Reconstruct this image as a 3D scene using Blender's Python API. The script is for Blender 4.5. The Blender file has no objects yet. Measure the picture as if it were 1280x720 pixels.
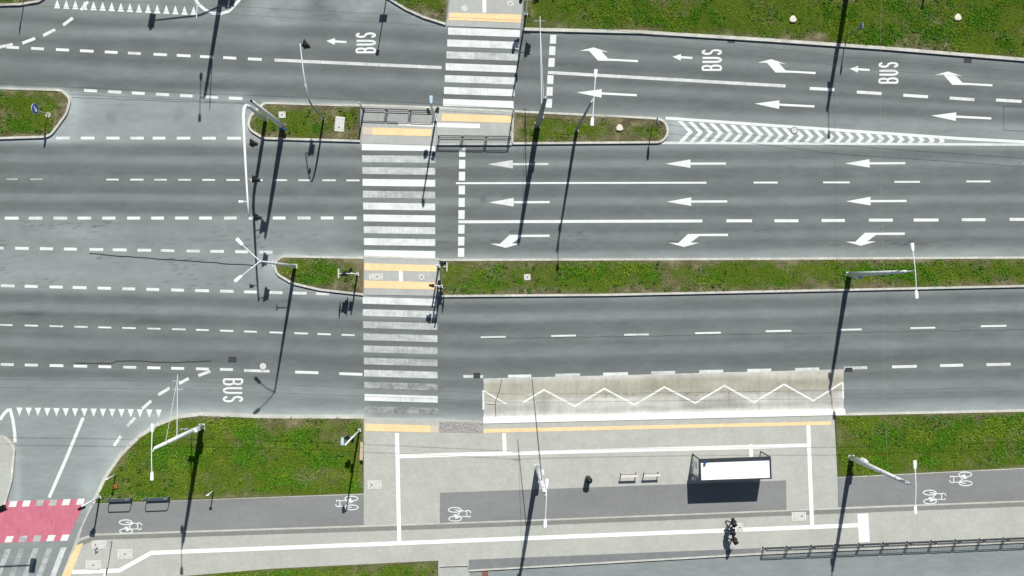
GRASS=110; SUN=5.0; SKY=0.05; EXP=0.22; DENOISE=True
import bpy, bmesh, math, random
import numpy as np
from mathutils import Vector, Matrix
random.seed(7); RNG = np.random.default_rng(7)
scene = bpy.context.scene
COL = scene.collection
S = 15.0            # survey units per metre on the ground plan
NX, NY, CAMH = 612.0, 368.0, 70.0
def X(px): return (px-640.0)/S
def Y(py): return (360.0-py)/S
def G(px, py, z=0.0): return Vector((X(px), Y(py), z))
def W(px, py, h):
    k = 1-h/CAMH
    return Vector((X(NX+(px-NX)*k), Y(NY+(py-NY)*k), h))

# ------------------------------------------------------------------ materials
def new_mat(name):
    m = bpy.data.materials.new(name); m.use_nodes = True
    nt = m.node_tree
    return m, nt, nt.nodes['Principled BSDF']
def noise_node(nt, vec, scale, detail=3, rough=.55, stretch=None):
    if stretch:
        mp = nt.nodes.new('ShaderNodeMapping'); mp.inputs['Scale'].default_value = stretch
        nt.links.new(vec, mp.inputs['Vector']); vec = mp.outputs[0]
    n = nt.nodes.new('ShaderNodeTexNoise'); n.inputs['Scale'].default_value = scale
    n.inputs['Detail'].default_value = detail; n.inputs['Roughness'].default_value = rough
    nt.links.new(vec, n.inputs['Vector']); return n.outputs['Fac']
def rng_node(nt, val, a, b, c, d, clamp=True):
    r = nt.nodes.new('ShaderNodeMapRange'); r.clamp = clamp
    for i, v in zip(('From Min','From Max','To Min','To Max'), (a,b,c,d)): r.inputs[i].default_value = v
    nt.links.new(val, r.inputs['Value']); return r.outputs[0]
def mul(nt, a, b):
    m = nt.nodes.new('ShaderNodeMath'); m.operation = 'MULTIPLY'
    nt.links.new(a, m.inputs[0]); nt.links.new(b, m.inputs[1]); return m.outputs[0]
def surf(name, base, rough=.9, noises=(), attr=None, second=None, metallic=0, spec=.3, speck=None, bump=None):
    """noises: (scale, amount, stretch or None); second: (colour, scale, lo, hi); speck: (scale, threshold, multiplier)"""
    m, nt, b = new_mat(name)
    tc = nt.nodes.new('ShaderNodeTexCoord'); vec = tc.outputs['Object']
    f = None
    for n in noises:
        o = noise_node(nt, vec, n[0], 3, .6, n[2] if len(n) > 2 else None)
        o = rng_node(nt, o, .3, .7, 1-n[1], 1+n[1])
        f = o if f is None else mul(nt, f, o)
    if attr:
        a = nt.nodes.new('ShaderNodeAttribute'); a.attribute_name = attr
        f = a.outputs['Fac'] if f is None else mul(nt, f, a.outputs['Fac'])
    if speck:
        v = nt.nodes.new('ShaderNodeTexVoronoi'); v.inputs['Scale'].default_value = speck[0]
        nt.links.new(vec, v.inputs['Vector'])
        o = rng_node(nt, v.outputs['Distance'], speck[1]*.7, speck[1], speck[2], 1)
        f = o if f is None else mul(nt, f, o)
    rgb = nt.nodes.new('ShaderNodeRGB'); rgb.outputs[0].default_value = (*base, 1)
    c = rgb.outputs[0]
    if second:
        o = noise_node(nt, vec, second[1], 4, .6)
        o = rng_node(nt, o, second[2], second[3], 0, 1)
        mx = nt.nodes.new('ShaderNodeMix'); mx.data_type = 'RGBA'
        mx.inputs['B'].default_value = (*second[0], 1)
        mx.inputs[6].default_value = (*base, 1); mx.inputs[7].default_value = (*second[0], 1)
        nt.links.new(o, mx.inputs[0]); c = mx.outputs[2]
    if f is not None:
        vm = nt.nodes.new('ShaderNodeVectorMath'); vm.operation = 'SCALE'
        nt.links.new(c, vm.inputs[0]); nt.links.new(f, vm.inputs['Scale']); c = vm.outputs[0]
    nt.links.new(c, b.inputs['Base Color'])
    if bump:
        o = noise_node(nt, vec, bump[0], 4, .6)
        bp = nt.nodes.new('ShaderNodeBump'); bp.inputs['Strength'].default_value = bump[1]; bp.inputs['Distance'].default_value = bump[2]
        nt.links.new(o, bp.inputs['Height']); nt.links.new(bp.outputs[0], b.inputs['Normal'])
    b.inputs['Roughness'].default_value = rough; b.inputs['Metallic'].default_value = metallic
    b.inputs['Specular IOR Level'].default_value = spec
    return m
def paving(name, base, bw, bh, rot=0.0, amount=.08, joint=.82, noises=((.25,.05),(.9,.04),(3,.05),(22,.06)), second=None, joint_w=.012):
    m = surf(name, base, .92, noises, second=second, spec=.2)
    nt = m.node_tree; b = nt.nodes['Principled BSDF']
    c = b.inputs['Base Color'].links[0].from_socket
    tc = nt.nodes.new('ShaderNodeTexCoord')
    mp = nt.nodes.new('ShaderNodeMapping'); mp.inputs['Rotation'].default_value = (0,0,rot)
    nt.links.new(tc.outputs['Object'], mp.inputs['Vector'])
    br = nt.nodes.new('ShaderNodeTexBrick')
    br.inputs['Color1'].default_value = (1-amount,)*3+(1,); br.inputs['Color2'].default_value = (1+amount,)*3+(1,)
    br.inputs['Mortar'].default_value = (joint,)*3+(1,); br.inputs['Scale'].default_value = 1
    br.inputs['Mortar Size'].default_value = joint_w; br.inputs['Brick Width'].default_value = bw; br.inputs['Row Height'].default_value = bh
    nt.links.new(mp.outputs[0], br.inputs['Vector'])
    vm = nt.nodes.new('ShaderNodeVectorMath'); vm.operation = 'MULTIPLY'
    nt.links.new(c, vm.inputs[0]); nt.links.new(br.outputs['Color'], vm.inputs[1])
    nt.links.new(vm.outputs[0], b.inputs['Base Color'])
    return m
def paint_mat(name, col, under, scale=20):
    m, nt, b = new_mat(name)
    tc = nt.nodes.new('ShaderNodeTexCoord'); vec = tc.outputs['Object']
    n1 = noise_node(nt, vec, scale, 6, .75); n2 = noise_node(nt, vec, 1.1, 3, .6, (1,2.5,1))
    n3 = noise_node(nt, vec, 2.2, 3, .6, (3,.5,1))
    mx = nt.nodes.new('ShaderNodeMath'); mx.operation = 'ADD'; nt.links.new(n1, mx.inputs[0])
    s = nt.nodes.new('ShaderNodeMath'); s.operation = 'MULTIPLY'; s.inputs[1].default_value = .6; nt.links.new(n2, s.inputs[0])
    nt.links.new(s.outputs[0], mx.inputs[1])
    mx2 = nt.nodes.new('ShaderNodeMath'); mx2.operation = 'MULTIPLY_ADD'; mx2.inputs[1].default_value = .5
    nt.links.new(n3, mx2.inputs[0]); nt.links.new(mx.outputs[0], mx2.inputs[2])
    d = nt.nodes.new('ShaderNodeMath'); d.operation = 'SUBTRACT'
    at = nt.nodes.new('ShaderNodeAttribute'); at.attribute_name = 'wear'
    w = rng_node(nt, at.outputs['Fac'], 0, 1, .55, 1.5, False)
    nt.links.new(mx2.outputs[0], d.inputs[0]); nt.links.new(w, d.inputs[1])
    f = rng_node(nt, d.outputs[0], -.34, .34, .03, 1); f = mul(nt, f, rng_node(nt, at.outputs['Fac'], 0, 1, 1, .65))
    mix = nt.nodes.new('ShaderNodeMix'); mix.data_type = 'RGBA'
    mix.inputs[6].default_value = (*under,1); mix.inputs[7].default_value = (*col,1)
    nt.links.new(f, mix.inputs[0])
    g = rng_node(nt, noise_node(nt, vec, .8, 3, .6), .3, .7, .93, 1.05)
    vm = nt.nodes.new('ShaderNodeVectorMath'); vm.operation = 'SCALE'
    nt.links.new(mix.outputs[2], vm.inputs[0]); nt.links.new(g, vm.inputs['Scale'])
    nt.links.new(vm.outputs[0], b.inputs['Base Color']); b.inputs['Roughness'].default_value = .8
    b.inputs['Specular IOR Level'].default_value = .25
    return m
M = {}
ASPH = (.150,.166,.166)
M['asphalt'] = surf('asphalt', (.925,1.035,1.02), .93, ((.35,.05,(.35,2.2,1)),(2.2,.05,(.5,1.6,1)),(9,.07),(30,.2),(75,.2)), attr='tone', spec=.2)
M['bay'] = surf('bay_concrete', (1,1,1), .92, ((.5,.06,(.3,2.5,1)),(2.2,.09,(1.6,1.0,1)),(26,.08)), attr='tone3', spec=.2)
M['paint'] = paint_mat('road_paint', (.70,.725,.705), (.130,.141,.137))
M['paintbay'] = paint_mat('bay_paint', (.72,.73,.69), (.30,.29,.26))
M['red'] = surf('red_asphalt', (.50,.150,.205), .92, ((.6,.10),(1.6,.08,(3,.6,1)),(3,.08,(2.5,.5,1)),(28,.12)), spec=.2)
M['slab'] = paving('pavement_blocks', (.425,.432,.390), .20, .10, .03, .05)
M['slab2'] = paving('refuge_blocks', (.40,.41,.385), .20, .10, .0, .05)
M['tactile'] = paving('yellow_tactile', (.80,.575,.32), .4, .4, 0, .05, .9, ((.5,.05),(6,.05),(26,.08)))
M['tactile_pale'] = paving('worn_tactile', (.56,.47,.37), .4, .4, 0, .05, .9, ((.5,.05),(6,.05),(26,.08)))
M['whitepav'] = paving('white_tactile', (.80,.79,.74), .4, .4, 0, .03, .93, ((.5,.03),(8,.03)))
M['greystrip'] = paving('grey_blocks', (.22,.225,.21), .10, .10, .03, .12, .8)
M['darkstrip'] = paving('dark_slabs', (.185,.193,.192), .5, .5, .05, .05, .85)
M['cycle'] = surf('cycle_asphalt', (.208,.213,.208), .93, ((.25,.09,(.5,1.5,1)),(3,.05),(32,.12)), spec=.2)
M['cobble'] = surf('cobble', (.30,.28,.27), .95, ((9,.45),(18,.3)), spec=.2)
M['kerb'] = surf('kerb_concrete', (.49,.485,.435), .92, ((.4,.16),(1.1,.12),(5,.12),(25,.10)), spec=.2)
M['soil'] = surf('verge_soil', (1,1,1), .97, ((2.2,.15),(7,.25),(22,.35)), attr='soilcol', spec=.1, bump=(14,.9,.06))
_nt = M['soil'].node_tree
for _n in _nt.nodes:
    if _n.type == 'ATTRIBUTE':
        for _l in list(_nt.links):
            if _l.from_node == _n: _nt.links.remove(_l)
        _sc = [q for q in _nt.nodes if q.type == 'VECT_MATH'][0]; _nt.links.new(_n.outputs['Color'], _sc.inputs[0])
        for q in _nt.nodes:
            if q.type == 'MATH' and not q.inputs[1].is_linked: q.inputs[1].default_value = 1.0
M['farsoil'] = surf('far_ground', (.075,.10,.022), .97, ((.05,.2),(.4,.15),(2.2,.2)), spec=.1)
M['galv'] = surf('galvanised_steel', (.66,.70,.72), .5, ((3,.08),), spec=.4)
M['galvdark'] = surf('weathered_steel', (.27,.30,.32), .5, ((3,.1),), spec=.4)
M['whitemetal'] = surf('white_steel', (.76,.79,.80), .45, ((3,.05),), spec=.4)
M['black'] = surf('black_plastic', (.007,.007,.009), .5, ((6,.15),), spec=.3)
M['darkmetal'] = surf('dark_steel', (.035,.042,.048), .5, ((4,.15),), spec=.35)
M['bluegrey'] = surf('bluegrey_panel', (.13,.18,.22), .5, ((4,.1),), spec=.35)
M['blue'] = surf('sign_blue', (.015,.07,.36), .5, ((4,.06),), spec=.3)
M['paleblue'] = surf('lamp_lens', (.42,.56,.70), .35, ((4,.05),), spec=.4)
M['signwhite'] = surf('sign_white', (.85,.85,.85), .5, ((4,.02),), spec=.3)
M['wood'] = surf('bench_wood', (.60,.48,.34), .6, ((3,.15,(.5,8,1)),), spec=.3)
M['wood2'] = surf('bench_slats', (.74,.69,.62), .6, ((3,.12,(.5,8,1)),), spec=.3)
M['orange'] = surf('orange_plastic', (.30,.11,.05), .7, ((6,.2),))
M['brick'] = surf('brick_red', (.22,.09,.07), .9, ((9,.25),))
M['cover'] = surf('cast_iron', (.05,.05,.05), .7, ((12,.3),))
M['covercon'] = surf('cover_concrete', (.60,.585,.53), .9, ((4,.1),(20,.1)))
M['coverpale'] = surf('pale_cover', (.53,.53,.50), .9, ((4,.08),(20,.08)))
M['stone'] = surf('marker_stone', (.66,.60,.50), .9, ((5,.12),(20,.1)))
M['tar'] = surf('tar', (.030,.033,.035), .7, ((4,.2),))
M['wire'] = surf('wire', (.10,.10,.10), .5)
M['wirepale'] = surf('span_wire_steel', (.30,.32,.31), .5)
M['roofwhite'] = surf('roof_panel', (.88,.89,.90), .35, ((1.5,.03),), spec=.5)
M['lensr'] = surf('lens_red', (.18,.015,.01), .3); M['lensy'] = surf('lens_amber', (.22,.10,.01), .3); M['lensg'] = surf('lens_green', (.01,.14,.06), .3)
M['skin'] = surf('skin', (.45,.27,.19), .6); M['hair'] = surf('dark_hair', (.018,.013,.010), .6)
M['jacketblack'] = surf('black_jacket', (.014,.014,.017), .8, ((25,.2),)); M['jacketnavy'] = surf('navy_jacket', (.022,.026,.06), .8, ((25,.2),))
M['redcloth'] = surf('red_cloth', (.13,.018,.02), .8); M['trouser'] = surf('dark_trousers', (.022,.023,.03), .85); M['shoewhite'] = surf('white_shoes', (.75,.75,.75), .6)
def glass_mat():
    m, nt, b = new_mat('glass'); b.inputs['Transmission Weight'].default_value = .92; b.inputs['Roughness'].default_value = .02
    b.inputs['Base Color'].default_value = (.80,.86,.86,1); b.inputs['IOR'].default_value = 1.05; return m
M['glass'] = glass_mat()
def blade_mat():
    m, nt, b = new_mat('grass_blade')
    a = nt.nodes.new('ShaderNodeAttribute'); a.attribute_name = 'tint'
    nt.links.new(a.outputs['Color'], b.inputs['Base Color']); b.inputs['Roughness'].default_value = .75
    b.inputs['Specular IOR Level'].default_value = .2
    return m
M['blade'] = blade_mat()

# ------------------------------------------------------------------ object helpers
OFF = {}
def props(o, label=None, cat=None, group=None, kind=None):
    if label: o['label'] = label
    if cat: o['category'] = cat
    if group: o['group'] = group
    if kind: o['kind'] = kind
def thing(name, label, cat, loc, group=None):
    o = bpy.data.objects.new(name, None); o.empty_display_size = .2; COL.objects.link(o)
    o.location = loc; OFF[o.name] = Vector(loc); props(o, label, cat, group); return o
def link(name, verts, faces, mat, parent=None, smooth=False, mats=None, midx=None):
    me = bpy.data.meshes.new(name)
    off = OFF[parent.name] if parent is not None and parent.name in OFF else Vector((0,0,0))
    me.from_pydata([(v[0]-off[0], v[1]-off[1], v[2]-off[2]) for v in verts], [], faces)
    for mm in (mats or [mat]): me.materials.append(mm)
    if midx is not None: me.polygons.foreach_set('material_index', midx)
    if smooth: me.polygons.foreach_set('use_smooth', [True]*len(me.polygons))
    me.update()
    o = bpy.data.objects.new(name, me); COL.objects.link(o)
    if parent is not None: o.parent = parent
    OFF[o.name] = off
    return o
class MB:
    def __init__(s): s.v = []; s.f = []; s.w = []
    def add(s, vs, fs, wear=0.0):
        b = len(s.v); s.v += [tuple(v) for v in vs]; s.f += [tuple(i+b for i in f) for f in fs]; s.w += [wear]*len(fs); return s
    def frame(s, c, ax, ay, az, sx, sy, sz, taper=1.0):
        c = Vector(c); vs = []
        for dz in (-.5,.5):
            k = 1 if dz < 0 else taper
            for dx, dy in ((-.5,-.5),(.5,-.5),(.5,.5),(-.5,.5)):
                vs.append(c+ax*(dx*sx*k)+ay*(dy*sy*k)+az*(dz*sz))
        return s.add(vs, [(3,2,1,0),(4,5,6,7),(0,1,5,4),(1,2,6,5),(2,3,7,6),(3,0,4,7)])
    def box(s, c, sx, sy, sz, rot=0.0, taper=1.0):
        r = Matrix.Rotation(rot, 3, 'Z')
        return s.frame(c, r@Vector((1,0,0)), r@Vector((0,1,0)), Vector((0,0,1)), sx, sy, sz, taper)
    def tube(s, pts, rad, n=10, cap=True):
        pts = [Vector(p) for p in pts]; rs = rad if isinstance(rad, (list,tuple)) else [rad]*len(pts)
        vs = []; fs = []; prev = None
        for i, p in enumerate(pts):
            t = (pts[min(i+1,len(pts)-1)]-pts[max(i-1,0)]).normalized()
            if prev is None:
                a = Vector((0,0,1)) if abs(t.z) < .9 else Vector((1,0,0))
                u = t.cross(a).normalized()
            else:
                u = (prev - t*prev.dot(t)).normalized()
            prev = u; w = t.cross(u)
            for k in range(n):
                an = 2*math.pi*k/n; vs.append(p+(u*math.cos(an)+w*math.sin(an))*rs[i])
        for i in range(len(pts)-1):
            for k in range(n):
                a = i*n+k; b = i*n+(k+1)%n; fs.append((a,b,b+n,a+n))
        if cap: fs.append(tuple(reversed(range(n)))); fs.append(tuple(range((len(pts)-1)*n, len(pts)*n)))
        return s.add(vs, fs)
    def disc(s, c, axis, r, th, n=24):
        a = Vector(axis).normalized()*th*.5; c = Vector(c)
        return s.tube([c-a, c+a], r, n)
    def build(s, name, mat, parent=None, smooth=False, wear=False):
        o = link(name, s.v, s.f, mat, parent, smooth)
        if wear:
            at = o.data.attributes.new('wear', 'FLOAT', 'FACE'); at.data.foreach_set('value', s.w)
        if smooth:
            pass
        return o
def fillet(pts, seg=8):
    """pts: (x,y) or (x,y,r) closed outline in plan units; rounds corners with r"""
    out = []; n = len(pts)
    for i, p in enumerate(pts):
        if len(p) < 3: out.append((p[0],p[1])); continue
        P = Vector(p[:2]); A = Vector(pts[i-1][:2]); B = Vector(pts[(i+1)%n][:2])
        a = (A-P).normalized(); b = (B-P).normalized(); ang = a.angle(b)
        d = min(p[2]/math.tan(ang/2), (A-P).length*.95, (B-P).length*.95); r = d*math.tan(ang/2)
        c = P+(a+b).normalized()*(r/math.sin(ang/2))
        s0 = P+a*d-c; s1 = P+b*d-c; t0 = math.atan2(s0.y,s0.x); t1 = math.atan2(s1.y,s1.x)
        dt = (t1-t0+math.pi) % (2*math.pi)-math.pi
        for k in range(seg+1): t = t0+dt*k/seg; out.append((c.x+r*math.cos(t), c.y+r*math.sin(t)))
    return out
def tri(pts2):
    """triangulate a simple polygon: list of (x,y)"""
    bm = bmesh.new(); vs = [bm.verts.new((p[0],p[1],0)) for p in pts2]
    f = bm.faces.new(vs); bm.normal_update(); flip = f.normal.z < 0
    bm.verts.index_update()
    r = bmesh.ops.triangulate(bm, faces=[f], ngon_method='EAR_CLIP')
    out = [tuple(v.index for v in ff.verts) for ff in bm.faces]
    if flip: out = [tuple(reversed(t)) for t in out]
    bm.free(); return out
def sheet(name, pts, z, mat, parent=None, skirt=0.0, kind=None):
    """flat polygon sheet given in plan units, with an optional vertical skirt down by skirt metres"""
    v = [G(p[0],p[1],z) for p in pts]; f = tri(pts and [(a[0],-a[1]) for a in pts]); n = len(v)
    if skirt:
        v += [G(p[0],p[1],z-skirt) for p in pts]
        area = sum(v[i].x*v[(i+1)%n].y-v[(i+1)%n].x*v[i].y for i in range(n))
        for i in range(n):
            j = (i+1)%n
            f.append((i,j,j+n,i+n)[::-1] if area > 0 else (i,j,j+n,i+n))
    o = link(name, v, f, mat, parent)
    if kind: props(o, kind=kind)
    return o
def ribbon_pts(pts, w, closed=False):
    """left/right offsets of a polyline in plan units"""
    P = [Vector(p[:2]) for p in pts]; n = len(P); L = []; R = []
    for i in range(n):
        if closed: a = P[i-1]; b = P[(i+1)%n]
        else: a = P[max(i-1,0)]; b = P[min(i+1,n-1)]
        d1 = (P[i]-a); d2 = (b-P[i])
        d1 = d1.normalized() if d1.length > 1e-9 else d2.normalized(); d2 = d2.normalized() if d2.length > 1e-9 else d1
        t = (d1+d2).normalized(); nn = Vector((-t.y,t.x)); k = max(.5, nn.dot(Vector((-d1.y,d1.x))))
        L.append(P[i]+nn*w*.5/k); R.append(P[i]-nn*w*.5/k)
    return L, R
def ribbon(mb, pts, w, z, closed=False, wear=0.0):
    L, R = ribbon_pts(pts, w, closed); n = len(L)
    vs = [G(p.x,p.y,z) for p in L]+[G(p.x,p.y,z) for p in R]
    fs = [(i,(i+1)%n,n+(i+1)%n,n+i) for i in range(n if closed else n-1)]
    mb.add(vs, fs, wear)
def kerb(pts, w=2.7, z=.15, closed=True, inset=True):
    """concrete kerb run: its outer edge follows the outline"""
    L, R = ribbon_pts(pts, w, closed); n = len(L)
    vs = []
    for zz in (z, -.02):
        vs += [G(p.x,p.y,zz) for p in L]+[G(p.x,p.y,zz) for p in R]
    fs = []
    for i in range(n if closed else n-1):
        j = (i+1)%n
        fs += [(i,j,n+j,n+i),(i,2*n+i,2*n+j,j),(n+i,n+j,3*n+j,3*n+i)]
    if not closed: fs += [(0,n,3*n,2*n),(n-1,3*n-1,4*n-1,2*n-1)]
    o = link('kerb', vs, fs, M['kerb']); bm = bmesh.new(); bm.from_mesh(o.data); bmesh.ops.recalc_face_normals(bm, faces=bm.faces); bm.to_mesh(o.data); bm.free()
    props(o, kind='structure'); return o
def quad(mb, pts, z, wear=0.0):
    mb.add([G(p[0],p[1],z) for p in pts], [tuple(range(len(pts)))] if len(pts) <= 4 else tri([(p[0],-p[1]) for p in pts]), wear)
def vnoise(x, y, seed=0):
    x = np.asarray(x, float); y = np.asarray(y, float)
    xi = np.floor(x).astype(int); yi = np.floor(y).astype(int); fx = x-xi; fy = y-yi
    fx = fx*fx*(3-2*fx); fy = fy*fy*(3-2*fy)
    def h(a, b):
        n = (a*374761393+b*668265263+seed*1442695) & 0x7fffffff
        n = ((n ^ (n >> 13))*1274126177) & 0x7fffffff
        return ((n ^ (n >> 16)) & 0xffff)/65535.0
    return (h(xi,yi)*(1-fx)+h(xi+1,yi)*fx)*(1-fy)+(h(xi,yi+1)*(1-fx)+h(xi+1,yi+1)*fx)*fy
def lin(v):
    v = np.asarray(v, float)/255.0
    return np.where(v < .04045, v/12.92, ((v+.055)/1.055)**2.4)
# ------------------------------------------------------------------ road surface
def grid_sheet(name, x0, x1, nx, y0, y1, ny, z, mat, warp=None):
    xs = np.linspace(x0, x1, nx); ys = np.linspace(y0, y1, ny)
    gx, gy = np.meshgrid(xs, ys)
    if warp is not None: gy = warp(gx, gy)
    v = np.stack([(gx.ravel()-640)/S, (360-gy.ravel())/S, np.full(gx.size, z)], 1)
    i = np.arange(nx*ny).reshape(ny, nx)
    f = np.stack([i[1:,:-1].ravel(), i[1:,1:].ravel(), i[:-1,1:].ravel(), i[:-1,:-1].ravel()], 1)
    me = bpy.data.meshes.new(name); me.vertices.add(len(v)); me.vertices.foreach_set('co', v.ravel())
    me.loops.add(f.size); me.loops.foreach_set('vertex_index', f.ravel().astype(np.int32))
    me.polygons.add(len(f)); me.polygons.foreach_set('loop_start', np.arange(0, f.size, 4, dtype=np.int32))
    me.update(calc_edges=True); me.validate(); me.materials.append(mat)
    o = bpy.data.objects.new(name, me); COL.objects.link(o); OFF[o.name] = Vector((0,0,0))
    return o, gx, gy
EXPO = 1.31           # photo grey -> albedo divisor
CANON = [90, 178, 229, 420, 468]
REFS = [([-300,0,300,550,690,980,1280,1600],[42,57,74,84,90,107,127,148]),
        ([-300,0,330,452,640,830,1280,1600],[171,172,175,178,180,179,180,181]),
        ([-300,0,575,880,1280,1600],[224,224,229,229,227,226]),
        ([-300,0,150,300,440,600,900,1240,1600],[398,406,409,414,418,421.5,416,408,400]),
        ([-300,0,300,455,600,640,1050,1280,1600],[449,456,463,467,470.5,469,460,456,449])]
PROF = [(-400,150),(20,148),(36,152),(42,142),(48,118),(56,113),(63,133),(67,136),(72,120),(80,110),(88,120),(92,119),(98,110),(107,136),(112,130),(120,109),(128,113),(136,140),(143,155),
        (172,155),(179,158),(184,143),(189,117),(196,115),(201,138),(206,140),(211,117),(220,113),(226,126),(231,124),(238,113),(245,117),(249,139),(254,140),(260,115),(268,113),(274,128),(279,127),(284,120),(289,118),(293,132),(299,132),(304,114),(311,120),(318,150),(324,160),
        (364,158),(371,152),(376,132),(381,112),(388,119),(393,141),(399,141),(404,113),(412,113),(419,128),(425,124),(430,115),(437,131),(443,134),(448,115),(456,109),(464,118),(470,129),(475,117),(481,118),(488,139),(495,144),(502,124),(508,134),(514,152),(521,160),(540,150),(1200,150)]
road, gx, gy = grid_sheet('road', -320, 1600, 321, -260, 980, 781, 0.0, M['asphalt'])
props(road, kind='structure')
def smooth(a, lo, hi): t = np.clip((a-lo)/(hi-lo), 0, 1); return t*t*(3-2*t)
def blob(x, y, cx, cy, rx, ry): return np.exp(-(((x-cx)/rx)**2+((y-cy)/ry)**2))
refy = [np.interp(gx, np.array(a), np.array(b, float)) for a, b in REFS]
v = np.zeros_like(gy); st = [gy-(r-c) for r, c in zip(refy, CANON)]
v = st[0].copy()
for k in range(len(refy)-1):
    t = np.clip((gy-refy[k])/(refy[k+1]-refy[k]), 0, 1)
    v = np.where(gy > refy[k], CANON[k]+t*(CANON[k+1]-CANON[k]), v)
v = np.where(gy > refy[-1], st[-1], v)
v = v + (vnoise(gx/160, gy/30, 3)-.5)*2.0
tone = np.interp(v, [p[0] for p in PROF], [p[1] for p in PROF])
flat = 127.0
# streak strength varies along the road
amp = .80+.5*(vnoise(gx/120, v/9, 11)-.45)
tone = flat+(tone-flat)*amp
# junction floor, side streets and service road are paler and even
def blend(mask, value): 
    global tone
    tone = tone*(1-mask)+value*mask
mA = (1-smooth(gx, 395, 470))*smooth(gy, 262, 274)*(1-smooth(gy, 350, 372)); blend(mA*.85, 150)
mB = (1-smooth(gx, 290, 330))*smooth(gx, 60, 95)*smooth(gy, 108, 122)*(1-smooth(gy, 168, 182)); blend(mB*.9, 158)
mC = (1-smooth(gx, 420, 560))*(1-smooth(gy+(gx-250)*-.045, 18, 34)); blend(mC*.8, 142)
mD = (1-smooth(gx, 190, 240))*smooth(gy, 506, 520); blend(mD*.9, 158)
mE = (1-smooth(gx, 400, 520))*smooth(gy, 466, 480)*(1-smooth(gy, 512, 522)); blend(mE*.45, 150)
mF = smooth(gy, 640, 690); blend(mF*.9, 152)
# tyre sweeps in the mouth of the side street, pale dusty patches
for cx, cy, rx, ry, a in ((335,10,26,30,22),(450,8,28,16,18),(395,6,14,26,-22),(300,4,20,22,-14),(470,22,40,10,-10),(210,40,60,5,20),(60,44,90,5,14),(290,120,26,8,14),(85,150,22,28,14),(100,292,36,10,12),(60,340,60,8,8),(420,340,30,20,10),
    (35,392,30,5,-16),(190,402,40,4,-14),(140,148,4,5,-10),(225,140,6,9,-10),(20,232,40,6,-8),(335,318,14,8,16),(640,445,60,4,6)):
    tone = tone + a*blob(gx, gy, cx, cy, rx, ry)*(.6+.8*vnoise(gx/7, gy/5, 5))
mH = smooth(gx, 826, 850)*(1-smooth(gx, 1250, 1330))*smooth(gy-(146+(gx-832)*.067), 0, 4)*(1-smooth(gy, 178, 182)); blend(mH*.9, 168)
# dusty band along kerbs of the noses
for cx, cy, rx, ry in ((94,125,9,20),(70,175,40,5),(303,160,10,24),(336,332,12,16),(845,160,14,16),(140,560,24,24),(110,610,12,24),(190,522,40,10),(22,600,5,40)):
    tone = tone + 20*blob(gx, gy, cx, cy, rx, ry)
for pl in ([(455,521),(330,520.5),(250,517.5),(222,521),(200,529.5),(175,545),(151,569),(132,597),(115,634)],[(0,111),(78,113),(89,124),(84,142),(63,171),(0,173)],[(450,132),(331,129),(314,145),(309,160),(330,174),(450,176)],[(454,322),(354,320),(343,330),(346,342),(366,354),(400,362),(454,368)],[(490,1),(508,12),(530,22),(557,30)]):
    d = np.full(gx.shape, 1e9)
    for (ax,ay),(bx_,by_) in zip(pl[:-1],pl[1:]):
        dx, dy = bx_-ax, by_-ay; tt = np.clip(((gx-ax)*dx+(gy-ay)*dy)/(dx*dx+dy*dy),0,1); d = np.minimum(d, np.hypot(gx-ax-tt*dx, gy-ay-tt*dy))
    wid = 9 if pl[0][0] == 455 else 5
    k_ = np.exp(-(d/wid)**2)*(.5+.6*vnoise(gx/14, gy/9, 71)); k_ = np.clip(k_*.8,0,1)
    tone = tone*(1-k_)+np.maximum(tone,186)*k_
for cx, cy, rx, ry, a in ((605,250,2.6,4,-30),(600,205,5,3,-10),(702,80,8,3,-10),(700,118,9,3,-12),(596,300,7,3,-12),(138,146,3,5,-26),(222,148,3,4,-16),(430,395,18,4,-8),(250,300,14,3,-10),(270,268,20,3,-14),(1010,90,14,3,-6),(900,440,30,3,-5),(345,14,9,7,-20),(415,20,12,8,-22),(372,3,16,6,14),(455,14,10,6,16)):
    tone = tone + a*blob(gx, gy, cx, cy, rx, ry)*(.5+vnoise(gx/3, gy/3, 75))
for pl_y, x0_, x1_ in ((123,90,330),(183,980,1290)): pass
# pitted surface (dark pocks) on the older part of the junction
pock = (vnoise(gx/2.0, gy/1.5, 21) > .83)*smooth(vnoise(gx/45, gy/14, 22), .45, .7)
reg = np.clip(mA+(smooth(gy, 284, 290)*(1-smooth(gy, 304, 310)))*.7, 0, 1)
tone = tone - 26*pock*reg
tone = tone + (vnoise(gx/30, gy/12, 31)-.5)*9 + (vnoise(gx/9, gy/4, 32)-.5)*7
alb = lin(np.clip(tone, 60, 200))/EXPO
at = road.data.attributes.new('tone', 'FLOAT', 'POINT'); at.data.foreach_set('value', alb.ravel().astype(np.float32))
# far ground
ground = link('ground', [(-600,-600,-.06),(600,-600,-.06),(600,600,-.06),(-600,600,-.06)], [(0,1,2,3)], M['farsoil']); props(ground, kind='structure')

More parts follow.
